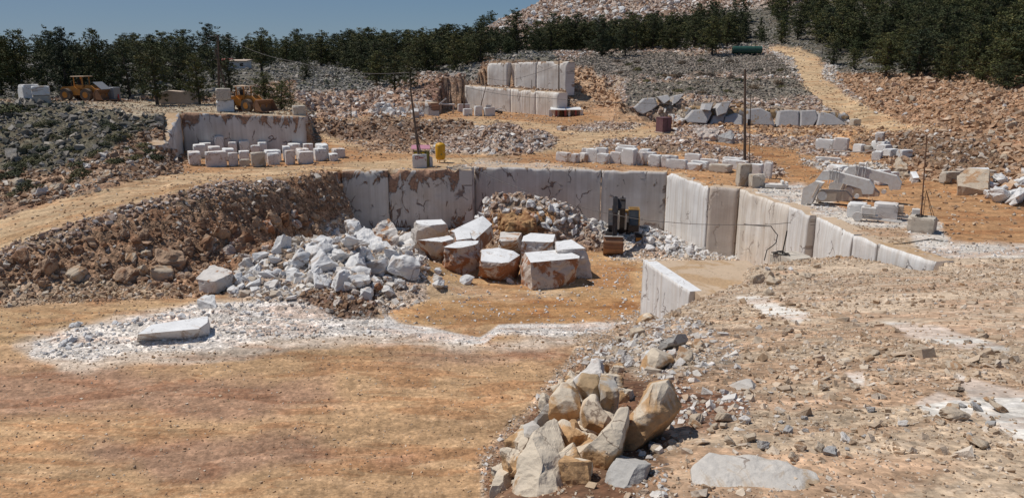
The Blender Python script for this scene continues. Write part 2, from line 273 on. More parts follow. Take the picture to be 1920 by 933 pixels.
lay([(1080,490),(1190,500),(1180,545),(1100,540)], (.38,.20,.09), 12, .04, .03, 'white', (.08,.3), 'floor')
lay([(740,520),(960,545),(1060,550),(900,560),(760,550)], (.56,.40,.25), 10, .04, .03, 'white', (.08,.3), 'floor')
lay([(1050,480),(1420,470),(1440,490),(1200,490),(1110,480)], (.5,.40,.30), 4, .2, .5, 'white', (.1,.5), 'floor')
lay([(425,560),(440,510),(520,460),(640,400),(760,430),(800,470),(800,560),(720,590),(600,570)], (.40,.31,.24), 4, .25, .85, 'pale', (.15,.9), 'floor')
lay([(560,560),(600,530),(705,530),(710,600),(640,600)], (.16,.10,.07), 4, .2, .7, 'brown', (.12,.5), 'floor')
lay([(890,420),(885,360),(950,355),(1140,390),(1150,440),(1110,470),(900,460)], (.36,.27,.20), 3, .3, .9, 'pink', (.2,.9), 'floor')
lay([(900,400),(1000,390),(1040,400),(1040,440),(920,440)], (.40,.22,.10), 4, .3, .5, 'orange', (.2,.6), 'floor')
lay([(1100,420),(1250,420),(1325,470),(1320,484),(1210,474),(1120,466)], (.46,.38,.31), 4, .25, .85, 'white', (.2,.8), 'floor')
lay([(716,584),(738,596),(748,604),(830,618),(900,631),(935,609),(1170,605),(1170,617),(942,621),(906,647),(830,634),(720,622)], (.66,.61,.56), 2, .04, .06, 'white', (.04,.14), 'floor')
# mound in the foreground
lay([(900,2200),(900,860),(990,770),(1050,690),(1085,640),(1190,600),(1290,545),(1400,508),(1410,484),(2500,484),(2500,2200)], (.52,.395,.275), 2, .07, .36, 'mound', (.03,.36), 'mound')
lay([(900,2200),(900,860),(990,770),(1050,690),(1085,640),(1190,600),(1330,600),(1330,700),(1250,830),(1200,2200)], (.36,.25,.165), 12, .14, .6, 'pale', (.04,.4), 'mound')
lay([(1300,560),(1400,500),(1700,490),(2500,490),(2500,640),(1700,640),(1500,600)], (.53,.41,.295), 12, .05, .20, 'mound', (.05,.34), 'mound')
for pp in ([(1385,558),(1440,560),(1520,590),(1500,606),(1430,590)], [(1640,598),(1760,610),(1890,655),(1800,650),(1700,630)], [(1720,755),(1760,735),(1830,760),(1815,785),(1740,780)],
           [(1790,700),(1930,740),(2100,820),(2100,900),(1900,820),(1830,770)], [(1585,700),(1620,698),(1620,722),(1595,724)]):
    lay(pp, (.74,.69,.62), 4, .02, .05, 'tan', (.04,.2), 'mound')
lay([(1110,680),(1300,600),(1400,640),(1380,700),(1200,720)], (.43,.34,.25), 12, .14, .7, 'pale', (.04,.4), 'mound')
lay([(920,1100),(905,900),(1000,770),(1080,690),(1160,690),(1280,750),(1270,800),(1200,850),(1140,1100)], (.22,.125,.075), 8, .08, .28, 'tan', (.03,.16), 'mound')
lay([(1230,700),(1400,730),(1420,790),(1330,830),(1220,800)], (.22,.125,.08), 14, .12, .6, 'pale', (.05,.3), 'mound')

ZN = sorted({z[7] for z in Z}); PN = sorted(PAL)
def paint(X, Y, Zz):
    u, v = uv_of(X, Y, Zz)
    n = X.shape; col = np.zeros(n + (3,)); rough = np.zeros(n); dens = np.zeros(n); s0 = np.zeros(n); s1 = np.zeros(n)
    pal = np.zeros(n, int); zon = np.zeros(n, int)
    wob = fbm(X * 0.35, Y * 0.35, 31, 4)
    pit_or_low = None
    for k, (poly, c, soft, ro, de, pa, sz, zo) in enumerate(Z):
        xs = [p[0] for p in poly]; ys = [p[1] for p in poly]
        m = (u > min(xs) - 60) & (u < max(xs) + 60) & (v > min(ys) - 50) & (v < max(ys) + 50)
        if not m.any(): continue
        sdv = sdist(u[m], v[m], poly) + wob[m] * (soft * 1.8 if zo != 'dust' else 15)
        a = sstep(-soft, soft, sdv)
        col[m] = col[m] * (1 - a[:, None]) + np.array(c) * a[:, None]
        rough[m] = rough[m] * (1 - a) + ro * a; dens[m] = dens[m] * (1 - a) + de * a
        s0[m] = s0[m] * (1 - a) + sz[0] * a; s1[m] = s1[m] * (1 - a) + sz[1] * a
        mm = np.where(m)[0] if m.ndim == 1 else np.where(m)
        hit = a > 0.5
        idx = tuple(q[hit] for q in np.where(m))
        pal[idx] = PN.index(pa); zon[idx] = ZN.index(zo)
    return col, rough, dens, s0, s1, pal, zon
RUTS = [[(380,668),(600,650),(800,656),(980,676)],[(380,678),(600,660),(800,667),(980,688)],[(-100,705),(300,676),(640,662)],[(-100,775),(400,722),(900,738),(1050,730)],[(-100,800),(400,745),(880,760)],
 [(100,900),(600,826),(1020,764)],[(150,933),(640,850),(1000,790)],[(500,960),(700,880),(950,830)],[(-100,850),(300,845),(700,800),(1040,700)],[(-60,655),(200,612),(420,588),(560,556)],[(-60,628),(200,592),(400,574),(520,556)]]
RUTW = [[xy(PZ(u, v, F1)) for u, v in r] for r in RUTS]
RUTP = [[(0,437),(130,397),(300,350),(470,325),(640,312),(800,303)],[(0,454),(130,410),(300,358),(470,330),(640,316)],[(880,300),(1000,290),(1100,272),(1200,248)],[(900,304),(1020,296),(1130,276),(1230,250)]]
RUTPW = [[xy(PZ(u, v, P1 if u > 300 else -10.9 - (300 - u) * .0045)) for u, v in r] for r in RUTP]
def ruts(X, Y):
    """0..1 where wheels have pressed the soil, and the tread ripple"""
    d = np.full(X.shape, 9.0)
    m = (Y > 18) & (Y < 50) & (X < 8) & (X > -45)
    if m.any():
        dm_ = np.full(X[m].shape, 9.0)
        for r in RUTW: dm_ = np.minimum(dm_, np.abs(sdist(X[m], Y[m], r, closed=False)))
        d[m] = dm_
    m = (Y > 44) & (Y < 110) & (X < 25)
    if m.any():
        dm_ = d[m]
        for r in RUTPW: dm_ = np.minimum(dm_, np.abs(sdist(X[m], Y[m], r, closed=False)))
        d[m] = dm_
    k = np.clip(1 - (d / .34) ** 2, 0, 1) * np.clip(.25 + 1.1 * vnoise(X * .25, Y * .25, 88), 0, 1); side = np.exp(-((d - .48) / .14) ** 2)
    return k, side
def disp(X, Y, rough):
    Yn = np.maximum(Y, 1)
    b = fbm(X * 0.9, Y * 0.9, 3, 4); c = fbm(X * 0.22, Y * 0.22, 9, 3)
    sh = 1 - np.abs(fbm(X * 1.7, Y * 1.7, 77, 3)) * 2
    far = np.clip(Y / 120, 0.25, 1)
    k, side = ruts(X, Y); fl = np.clip(1 - rough / .15, 0, 1)
    return rough * (b * 0.8 + c * 1.1 * far + sh * 0.25) + fl * (-.05 * k + .03 * side + .018 * k * np.sign(np.sin(X * 15 + Y * 3)))
def hfull(X, Y):
    X = np.atleast_1d(np.asarray(X, float)); Y = np.atleast_1d(np.asarray(Y, float))
    h = H(X, Y); p = paint(X, Y, h); return h + disp(X, Y, p[1])
def gz(x, y): return float(hfull([x], [y])[0])
def G(u, v, y0=5.0, y1=700.0):
    """first point where the sight line through a photo pixel meets the land"""
    d = dirn(u, v); d = d / d.y
    ys = np.concatenate([np.arange(y0, 60, 0.15), np.arange(60, 160, 0.4), np.geomspace(160, y1, 300)])
    ys = ys[ys >= y0]
    hz = H(d.x * ys, ys); below = d.z * ys <= hz
    i = int(np.argmax(below))
    if not below.any(): i = len(ys) - 1
    y = ys[i]
    return Vector((d.x * y, y, float(hz[i])))
# ---------------------------------------------------------------- materials
def newmat(name):
    m = bpy.data.materials.new(name); m.use_nodes = True
    n = m.node_tree; b = n.nodes['Principled BSDF']; b.inputs['Roughness'].default_value = 0.9
    b.inputs['Specular IOR Level'].default_value = 0.25
    return m, n, b
def N(n, t, **k):
    o = n.nodes.new(t)
    for a, b in k.items(): setattr(o, a, b)
    return o
def ramp(n, src, stops):
    r = N(n, 'ShaderNodeValToRGB'); e = r.color_ramp.elements
    while len(e) < len(stops): e.new(0.5)
    for q, (p, c) in zip(e, stops):
        q.position = p; q.color = (c, c, c, 1) if not isinstance(c, tuple) else c + (1,)
    n.links.new(src, r.inputs[0]); return r.outputs[0]
def noise(n, co, scale, detail=5, rough=0.6, dist=0.0):
    t = N(n, 'ShaderNodeTexNoise'); t.inputs['Scale'].default_value = scale; t.inputs['Detail'].default_value = detail
    t.inputs['Roughness'].default_value = rough; t.inputs['Distortion'].default_value = dist
    if co is not None: n.links.new(co, t.inputs['Vector'])
    return t.outputs['Fac']
def mix(n, fac, a, b, mode='MIX'):
    m = N(n, 'ShaderNodeMix', data_type='RGBA', blend_type=mode, clamp_result=False)
    for k, val in ((0, fac), (6, a), (7, b)):
        s = m.inputs[k]
        if hasattr(val, 'links'): n.links.new(val, s)
        elif isinstance(val, tuple): s.default_value = val + (1,)
        else: s.default_value = val if k == 0 else (val, val, val, 1)
    return m.outputs[2]
def math_(n, op, a, b=0.0, clamp=False):
    m = N(n, 'ShaderNodeMath', operation=op, use_clamp=clamp)
    for s, val in ((m.inputs[0], a), (m.inputs[1], b)):
        if hasattr(val, 'links'): n.links.new(val, s)
        else: s.default_value = val
    return m.outputs[0]
def bump(n, b, h, strength=0.5, dist=0.1, prev=None):
    q = N(n, 'ShaderNodeBump'); q.inputs['Strength'].default_value = strength; q.inputs['Distance'].default_value = dist
    n.links.new(h, q.inputs['Height'])
    if prev: n.links.new(prev, q.inputs['Normal'])
    n.links.new(q.outputs[0], b.inputs['Normal']); return q.outputs[0]
def mapped(n, co, s):
    m = N(n, 'ShaderNodeMapping'); m.inputs['Scale'].default_value = s; n.links.new(co, m.inputs[0]); return m.outputs[0]
def coords(n): return N(n, 'ShaderNodeTexCoord').outputs['Object']

def mat_ground():
    m, n, b = newmat('ground_soil')
    co = coords(n)
    at = N(n, 'ShaderNodeAttribute', attribute_name='Col'); ru = N(n, 'ShaderNodeAttribute', attribute_name='rub')
    big = noise(n, co, 0.12, 6, .6); mid = noise(n, co, 0.9, 6, .65); fine = noise(n, co, 7, 4, .7)
    st = noise(n, mapped(n, co, (0.10, 0.75, 1)), 1.0, 6, .6, 0.6)      # long tracks and smears of different soil
    c = mix(n, ramp(n, big, [(.35, .78), (.65, 1.18)]), 0.0, at.outputs['Color'], 'MULTIPLY')
    def mul(c, src, a, bb, lo=.3, hi=.7):
        r = N(n, 'ShaderNodeMapRange'); r.inputs[1].default_value = lo; r.inputs[2].default_value = hi
        r.inputs[3].default_value = a; r.inputs[4].default_value = bb; n.links.new(src, r.inputs[0])
        v = N(n, 'ShaderNodeVectorMath', operation='SCALE'); n.links.new(c, v.inputs[0]); n.links.new(r.outputs[0], v.inputs['Scale']); return v.outputs[0]
    c = mul(at.outputs['Color'], big, .84, 1.14)
    c = mul(c, st, .74, 1.20); c = mul(c, mid, .78, 1.20); c = mul(c, noise(n, co, 3.1, 6, .75), .70, 1.26); c = mul(c, fine, .72, 1.26); c = mul(c, noise(n, mapped(n, co, (1.2, 6, 1)), 1.6, 5, .75), .80, 1.18)
    # reddish and pale smears
    rmask = ramp(n, noise(n, mapped(n, co, (0.16, 0.5, 1)), 1.0, 7, .65, .8), [(.50, 0.0), (.57, 0.62)])
    c = mix(n, rmask, c, mix(n, 1.0, c, (.78, .60, .50), 'MULTIPLY'))
    pmask = ramp(n, noise(n, mapped(n, co, (0.22, 0.55, 1)), 1.7, 7, .7, .5), [(.54, 0.0), (.61, .5)])
    c = mix(n, pmask, c, mix(n, 1.0, c, (1.32, 1.36, 1.45), 'MULTIPLY'))
    cr = N(n, 'ShaderNodeTexVoronoi', feature='DISTANCE_TO_EDGE'); cr.inputs['Scale'].default_value = 2.6
    cv = N(n, 'ShaderNodeVectorMath', operation='ADD'); n.links.new(co, cv.inputs[0]); cn = N(n, 'ShaderNodeTexNoise'); cn.inputs['Scale'].default_value = 3.0; cn.inputs['Detail'].default_value = 4; n.links.new(co, cn.inputs['Vector']); n.links.new(cn.outputs['Color'], cv.inputs[1]); n.links.new(cv.outputs[0], cr.inputs['Vector'])
    ck = math_(n, 'MULTIPLY', ramp(n, cr.outputs['Distance'], [(.0, 1.0), (.06, 0.0)]), ramp(n, noise(n, co, .5, 4, .6), [(.5, 0.0), (.6, .5)]))
    c = mix(n, ck, c, mix(n, 1.0, c, (.62, .55, .48), 'MULTIPLY'))
    # gravel: small stones of differing tone
    vo = N(n, 'ShaderNodeTexVoronoi'); vo.inputs['Scale'].default_value = 9; n.links.new(co, vo.inputs['Vector'])
    vo2 = N(n, 'ShaderNodeTexVoronoi'); vo2.inputs['Scale'].default_value = 3.2; n.links.new(co, vo2.inputs['Vector'])
    sep = N(n, 'ShaderNodeSeparateColor'); n.links.new(vo.outputs['Color'], sep.inputs[0])
    sep2 = N(n, 'ShaderNodeSeparateColor'); n.links.new(vo2.outputs['Color'], sep2.inputs[0])
    g1 = mul(c, sep.outputs[0], .62, 1.5, 0, 1); g2 = mul(g1, sep2.outputs[0], .7, 1.4, 0, 1)
    gm = N(n, 'ShaderNodeMapRange'); gm.inputs[1].default_value = .02; gm.inputs[2].default_value = .12; n.links.new(ru.outputs['Fac'], gm.inputs[0])
    c = mix(n, gm.outputs[0], c, g2)
    sc_ = N(n, 'ShaderNodeTexVoronoi'); sc_.inputs['Scale'].default_value = 3.3; n.links.new(co, sc_.inputs['Vector'])
    peb = ramp(n, sc_.outputs['Distance'], [(.10, 1.0), (.16, 0.0)])
    c = mix(n, math_(n, 'MULTIPLY', peb, 0.3), c, mix(n, sc_.outputs['Color'], (.30, .20, .13), (.68, .58, .48)))
    n.links.new(c, b.inputs['Base Color'])
    p = bump(n, b, mid, .8, .12); p = bump(n, b, st, .4, .15, p); p = bump(n, b, fine, .6, .03, p)
    d = N(n, 'ShaderNodeMath', operation='MULTIPLY'); n.links.new(vo.outputs['Distance'], d.inputs[0]); n.links.new(gm.outputs[0], d.inputs[1])
    bump(n, b, d.outputs[0], .7, -.05, p)
    return m
def mat_rock(name='rock_stone', tint=1.0, bs=.06):
    m, n, b = newmat(name)
    co = coords(n); at = N(n, 'ShaderNodeAttribute', attribute_name='Col')
    a = noise(n, co, 1.6, 6, .65); f = noise(n, co, 9, 5, .7)
    c = mix(n, 1.0, at.outputs['Color'], mix(n, ramp(n, a, [(.35, 0.0), (.65, 1.0)]), (.76, .72, .68), (1.14, 1.14, 1.15)), 'MULTIPLY')
    c = mix(n, 1.0, c, mix(n, f, (.74, .74, .74), (1.2, 1.2, 1.2)), 'MULTIPLY')
    n.links.new(c, b.inputs['Base Color'])
    p = bump(n, b, a, .6, bs * 2); bump(n, b, f, .6, bs * .6, p)
    return m
def mat_marble(name, base=(.70,.68,.66), stain=(.36,.20,.12), amount=0.5, streak=.3, top=1.0, crack=.8, veil=(.56,.50,.45)):
    """sawn quarry face; UV = metres along and up, attribute dtop = metres below the rim"""
    m, n, b = newmat(name)
    uv = N(n, 'ShaderNodeUVMap', uv_map='UVMap').outputs[0]
    dt = N(n, 'ShaderNodeAttribute', attribute_name='dtop').outputs['Fac']
    cloud = noise(n, uv, .35, 5, .6); cl2 = noise(n, uv, 1.7, 6, .65)
    c = mix(n, ramp(n, cloud, [(.38, 0.0), (.66, 1.0)]), base, veil)
    c = mix(n, ramp(n, cl2, [(.3, .0), (.7, .35)]), c, tuple(x * .8 for x in base))
    sk = noise(n, mapped(n, uv, (3.2, .10, 1)), 1.0, 5, .65)
    c = mix(n, math_(n, 'MULTIPLY', ramp(n, sk, [(.46, 0.0), (.66, 1.0)]), streak), c, mix(n, cloud, (.50,.36,.22), (.40,.38,.37)))
    # rust and soil where the rock is broken, mostly under the rim
    sn = noise(n, mapped(n, uv, (.55, .30, 1)), 1.0, 8, .68, 1.2)
    fall = N(n, 'ShaderNodeMapRange'); fall.inputs[1].default_value = 0; fall.inputs[2].default_value = 2.2
    fall.inputs[3].default_value = .11 * top; fall.inputs[4].default_value = -.05; n.links.new(dt, fall.inputs[0])
    s = math_(n, 'ADD', sn, fall.outputs[0])
    sm = ramp(n, s, [(.70 - .12 * amount, 0.0), (.735 - .12 * amount, 1.0)])
    sc = mix(n, ramp(n, noise(n, uv, 3.5, 6, .75), [(.35, 0.0), (.65, 1.0)]), tuple(x * .45 for x in stain), tuple(min(.7, x * 1.35) for x in stain))
    c = mix(n, sm, c, sc)
    vo = N(n, 'ShaderNodeTexVoronoi', feature='DISTANCE_TO_EDGE'); vo.inputs['Scale'].default_value = .42
    dn = N(n, 'ShaderNodeTexNoise'); dn.inputs['Scale'].default_value = 1.1; dn.inputs['Detail'].default_value = 5; n.links.new(uv, dn.inputs['Vector'])
    va = N(n, 'ShaderNodeVectorMath', operation='MULTIPLY_ADD'); n.links.new(dn.outputs['Color'], va.inputs[0]); va.inputs[1].default_value = (1.4, 1.4, 0); n.links.new(mapped(n, uv, (1.0, .55, 1)), va.inputs[2])
    n.links.new(va.outputs[0], vo.inputs['Vector'])
    cm = math_(n, 'MULTIPLY', ramp(n, vo.outputs['Distance'], [(.008, 1.0), (.022, 0.0)]), ramp(n, noise(n, uv, .5, 3, .5), [(.50, 0.0), (.58, crack)]))
    c = mix(n, cm, c, (.16, .10, .08))
    sw = noise(n, mapped(n, uv, (2.3, .04, 1)), 1.0, 4, .7)
    c = mix(n, 1.0, c, mix(n, ramp(n, sw, [(.35, 0.0), (.65, 1.0)]), (.88, .87, .86), (1.06, 1.06, 1.06)), 'MULTIPLY')
    # small dark pits
    pt = ramp(n, noise(n, mapped(n, uv, (1.6, .8, 1)), 2.2, 4, .6, .6), [(.70, 0.0), (.73, .8)])
    c = mix(n, pt, c, (.24, .15, .11))
    n.links.new(c, b.inputs['Base Color'])
    p = bump(n, b, sk, .35, .03); p = bump(n, b, noise(n, uv, 5, 6, .7), .4, .04, p)
    q = N(n, 'ShaderNodeBump'); q.inputs['Strength'].default_value = .9; q.inputs['Distance'].default_value = -.12
    n.links.new(math_(n, 'ADD', sm, cm), q.inputs['Height']); n.links.new(p, q.inputs['Normal']); n.links.new(q.outputs[0], b.inputs['Normal'])
    return m
def mat_block(name, base, stain, amt, seedoff=0.0, rough_scale=1.0, low=0.0):
    """sawn marble block: object coordinates plus an offset per object"""
    m, n, b = newmat(name)
    co = N(n, 'ShaderNodeTexCoord').outputs['Object']
    oi = N(n, 'ShaderNodeObjectInfo').outputs['Random']; raw = co
    va = N(n, 'ShaderNodeVectorMath', operation='ADD'); n.links.new(co, va.inputs[0])
    cb = N(n, 'ShaderNodeCombineXYZ'); n.links.new(math_(n, 'MULTIPLY', oi, 37.0), cb.inputs[0]); n.links.new(math_(n, 'MULTIPLY', oi, 91.0), cb.inputs[2]); n.links.new(cb.outputs[0], va.inputs[1])
    co = va.outputs[0]
    a = noise(n, co, 1.1 * rough_scale, 6, .6); f = noise(n, co, 6, 6, .7)
    c = mix(n, ramp(n, a, [(.35, 0.0), (.7, 1.0)]), base, tuple(x * .86 for x in base))
    k = math_(n, 'ADD', noise(n, co, .9 * rough_scale, 7, .65, .8), math_(n, 'MULTIPLY', math_(n, 'SUBTRACT', oi, .5), .16))
    if low:      # iron and soil stain on the part that was buried
        sz = N(n, 'ShaderNodeSeparateXYZ'); n.links.new(raw, sz.inputs[0]); k = math_(n, 'ADD', k, math_(n, 'MULTIPLY', sz.outputs[2], -low))
    c = mix(n, ramp(n, k, [(.66 - .2 * amt, 0.0), (.72 - .2 * amt, 1.0)]), c, mix(n, f, tuple(x * .55 for x in stain), tuple(x * 1.3 for x in stain)))
    c = mix(n, 1.0, c, mix(n, f, (.78, .78, .78), (1.16, 1.16, 1.16)), 'MULTIPLY')
    g2 = noise(n, co, 22, 4, .7); c = mix(n, 1.0, c, mix(n, g2, (.86, .85, .84), (1.12, 1.12, 1.12)), 'MULTIPLY')
    vo = N(n, 'ShaderNodeTexVoronoi', feature='DISTANCE_TO_EDGE'); vo.inputs['Scale'].default_value = .9
    dn = N(n, 'ShaderNodeTexNoise'); dn.inputs['Scale'].default_value = 2.0; dn.inputs['Detail'].default_value = 5; n.links.new(co, dn.inputs['Vector'])
    va2 = N(n, 'ShaderNodeVectorMath', operation='ADD'); n.links.new(co, va2.inputs[0]); n.links.new(dn.outputs['Color'], va2.inputs[1]); n.links.new(va2.outputs[0], vo.inputs['Vector'])
    cm = math_(n, 'MULTIPLY', ramp(n, vo.outputs['Distance'], [(.004, 1.0), (.016, 0.0)]), ramp(n, noise(n, co, .8, 3, .5), [(.48, 0.0), (.56, .75)]))
    c = mix(n, cm, c, (.17, .115, .085))
    n.links.new(c, b.inputs['Base Color'])
    p = bump(n, b, a, .3, .08); bump(n, b, f, .5, .04, p)
    return m
def mat_plain(name, col, rough=.6, metal=0.0, dirt=.35, dirtcol=(.34, .24, .16), spec=.4):
    m, n, b = newmat(name); co = coords(n)
    b.inputs['Roughness'].default_value = rough; b.inputs['Metallic'].default_value = metal; b.inputs['Specular IOR Level'].default_value = spec
    k = noise(n, co, 2.5, 7, .7); f = noise(n, co, 14, 3, .6)
    c = mix(n, math_(n, 'MULTIPLY', ramp(n, k, [(.42, 0.0), (.66, 1.0)]), dirt), col, dirtcol)
    c = mix(n, 1.0, c, mix(n, f, (.85, .85, .85), (1.1, 1.1, 1.1)), 'MULTIPLY')
    n.links.new(c, b.inputs['Base Color']); bump(n, b, f, .2, .01)
    return m
M = {}
M['ground'] = mat_ground(); M['rock'] = mat_rock(); M['rockbig'] = mat_rock('boulder_stone', 1, .12)
M['face'] = mat_marble('sawn_marble_shaded', (.71,.68,.655), (.40,.26,.18), .45, .16, .8)  # darker copy of the sawn marble, shade put into its colour
M['facered'] = mat_marble('sawn_marble_rusty', (.68,.645,.61), (.40,.24,.16), .95, .18, 1.25)
M['facered2'] = mat_marble('sawn_marble_broken_red', (.68,.645,.61), (.42,.25,.17), 1.6, .18, 1.2)
M['facelit'] = mat_marble('sawn_marble_sunlit', (.76,.75,.74), (.42,.28,.18), .15, .45, .5, .5, (.68,.66,.64))  # paler copy of the same marble, sunlight put into its colour
M['faceo'] = mat_marble('sawn_marble_streaked', (.74,.71,.67), (.46,.27,.12), .15, .75, .5, .4, (.66,.58,.49))
M['facefar'] = mat_marble('sawn_marble_upper', (.78,.76,.73), (.44,.28,.18), .35, .4, .9, .6)
M['facegrey'] = mat_marble('fractured_marble', (.46,.44,.42), (.42,.28,.15), 1.15, .1, .9, 1.0, (.38,.36,.35))
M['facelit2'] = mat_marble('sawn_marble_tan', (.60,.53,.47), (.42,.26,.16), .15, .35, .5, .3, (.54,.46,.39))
M['facegrey2'] = mat_block('cracked_grey_marble', (.47,.455,.45), (.40,.27,.15), .18)
M['bankr'] = mat_block('soil_stained_rock', (.44,.30,.20), (.26,.14,.08), .8)
M['clay'] = mat_block('orange_clay_rock', (.42,.25,.12), (.30,.15,.07), .7)
M['tanr'] = mat_block('weathered_tan_stone', (.52,.43,.33), (.42,.26,.15), .5)
M['greyr'] = mat_block('grey_stone', (.42,.41,.40), (.34,.28,.22), .3)
M['white_rough'] = mat_block('fresh_broken_marble', (.72,.71,.70), (.50,.42,.36), .35)
M['fgrock'] = mat_block('iron_stained_limestone', (.68,.58,.455), (.53,.33,.17), .95, low=.5)
M['fggrey'] = mat_block('grey_limestone', (.47,.45,.42), (.46,.33,.2), .4)
M['fgwhite'] = mat_block('pale_limestone', (.60,.56,.51), (.48,.36,.24), .35)
M['block'] = mat_block('white_marble_block', (.78,.775,.76), (.52,.36,.25), .15)
M['blockp'] = mat_block('stained_marble_block', (.74,.70,.67), (.50,.34,.24), .45)
M['blockt'] = mat_block('tan_marble_block', (.58,.52,.44), (.44,.34,.24), .4)
M['rough'] = mat_block('broken_marble_side', (.58,.50,.44), (.36,.17,.09), .85)
M['rough2'] = mat_block('broken_pale_side', (.66,.62,.58), (.42,.24,.14), .5)
M['topw'] = mat_block('sawn_marble_top', (.80,.80,.80), (.60,.50,.42), .02)
M['benchtop'] = mat_block('dusty_bench_top', (.58,.44,.31), (.50,.34,.20), .6, 0, .3)

# ---------------------------------------------------------------- object helpers
def tag(o, label=None, cat=None, group=None, kind=None):
    if label: o['label'] = label
    if cat: o['category'] = cat
    if group: o['group'] = group
    if kind: o['kind'] = kind
    return o
def link(name, me, mat=None, parent=None, loc=None, rot=None, scale=None):
    o = bpy.data.objects.new(name, me); COL.objects.link(o)
    if mat is not None and len(me.materials) == 0:
        for q in (mat if isinstance(mat, (list, tuple)) else [mat]): me.materials.append(q)
    if parent: o.parent = parent
    if loc is not None: o.location = loc
    if rot is not None: o.rotation_euler = rot
    if scale is not None: o.scale = scale
    return o
def empty(name, loc, rz=0, rot=None):
    o = bpy.data.objects.new(name, None); COL.objects.link(o); o.location = loc
    o.rotation_euler = rot if rot else (0, 0, rz); o.empty_display_size = .3; return o
def npmesh(name, V, Fq, col=None, smooth=False, extra=None):
    me = bpy.data.meshes.new(name); V = np.asarray(V, np.float32)
    k = Fq.shape[1]
    me.vertices.add(len(V)); me.vertices.foreach_set('co', V.ravel())
    me.loops.add(Fq.size); me.loops.foreach_set('vertex_index', Fq.astype(np.int32).ravel())
    me.polygons.add(len(Fq)); me.polygons.foreach_set('loop_start', np.arange(0, Fq.size, k, dtype=np.int32)); me.polygons.foreach_set('loop_total', np.full(len(Fq), k, np.int32))
    me.update(calc_edges=True)
    me.polygons.foreach_set('use_smooth', np.full(len(Fq), smooth))
    if col is not None:
        a = me.color_attributes.new('Col', 'FLOAT_COLOR', 'POINT')
        a.data.foreach_set('color', np.concatenate([col, np.ones((len(col), 1))], 1).astype(np.float32).ravel())
    for nm, arr in (extra or {}).items():
        a = me.attributes.new(nm, 'FLOAT', 'POINT'); a.data.foreach_set('value', arr.astype(np.float32))
    return me
def copy_tree(o, parent=None):
    c = o.copy(); COL.objects.link(c)
    if parent: c.parent = parent
    for ch in o.children: copy_tree(ch, c)
    return c

# ---------------------------------------------------------------- ground sheet
UE = np.concatenate([np.linspace(-1500, -60, 90, endpoint=False), np.arange(-60, 1980, 3.4), np.linspace(1980, 3600, 100)])
YE = np.concatenate([np.arange(2.0, 16, 0.09), np.arange(16, 40, 0.16), np.arange(40, 50, 0.14), np.arange(50, 80, 0.22), np.arange(80, 120, 0.4), np.arange(120, 200, 0.9), np.geomspace(200, 950, 90)])
A, YY = np.meshgrid((UE - CX) / F * 1.0, YE, indexing='ij')
XX = A * YY
HH = H(XX, YY)
pc, pr, pd, ps0, ps1, pp_, pz = paint(XX.ravel(), YY.ravel(), HH.ravel())
prr = pr.reshape(XX.shape)
HF = HH + disp(XX, YY, prr)
rk, rs_ = ruts(XX.ravel(), YY.ravel()); flt = np.clip(1 - pr / .15, 0, 1)
pc = pc * (1 - flt * rk * .20 + flt * rs_ * .08)[:, None]
nu, ny = XX.shape
Vg = np.stack([XX, YY, HF], -1).reshape(-1, 3)
ii, jj = np.meshgrid(np.arange(nu - 1), np.arange(ny - 1), indexing='ij')
q0 = (ii * ny + jj).ravel(); Fg = np.stack([q0, q0 + ny, q0 + ny + 1, q0 + 1], -1)
me = npmesh('ground', Vg, Fg, pc, True, {'rub': pr})
tag(link('ground', me, M['ground']), kind='structure')
# ---------------------------------------------------------------- loose rubble (uncountable): one mesh per zone
def hull_proto(seed, npts=11, flat=.7):
    r = np.random.default_rng(seed); bm = bmesh.new()
    cube = np.array([(x, y, z) for x in (-1, 1) for y in (-1, 1) for z in (-1, 1)], float)
    cube = cube[r.permutation(8)[:7 if seed % 3 else 8]]
    P = np.concatenate([cube * r.uniform(.45, 1.0, (len(cube), 3)), r.normal(size=(2, 3)) * .6])
    P *= np.array([1, r.uniform(.5, .95), r.uniform(.35, .75)]) * .95
    for p in P: bm.verts.new(p * .5)
    bmesh.ops.convex_hull(bm, input=bm.verts); bmesh.ops.triangulate(bm, faces=bm.faces)
    bm.verts.ensure_lookup_table(); bm.verts.index_update()
    used = [v for v in bm.verts if v.link_faces]; mp = {v.index: i for i, v in enumerate(used)}
    V = np.array([v.co[:] for v in used]); Fc = np.array([[mp[v.index] for v in f.verts] for f in bm.faces]); bm.free()
    return V, Fc
PROT = [hull_proto(s, 9 + s % 3) for s in range(14)]
def rotm(r, n, tilt=.5):
    a = r.uniform(0, 2 * np.pi, n); b = r.normal(0, tilt, n); c = r.normal(0, tilt, n)
    ca, sa, cb, sb, cc, s_ = np.cos(a), np.sin(a), np.cos(b), np.sin(b), np.cos(c), np.sin(c)
    Rz = np.zeros((n, 3, 3)); Rz[:, 0, 0] = ca; Rz[:, 0, 1] = -sa; Rz[:, 1, 0] = sa; Rz[:, 1, 1] = ca; Rz[:, 2, 2] = 1
    Rx = np.zeros((n, 3, 3)); Rx[:, 0, 0] = 1; Rx[:, 1, 1] = cb; Rx[:, 1, 2] = -sb; Rx[:, 2, 1] = sb; Rx[:, 2, 2] = cb
    Ry = np.zeros((n, 3, 3)); Ry[:, 1, 1] = 1; Ry[:, 0, 0] = cc; Ry[:, 0, 2] = s_; Ry[:, 2, 0] = -s_; Ry[:, 2, 2] = cc
    return Rz @ Rx @ Ry
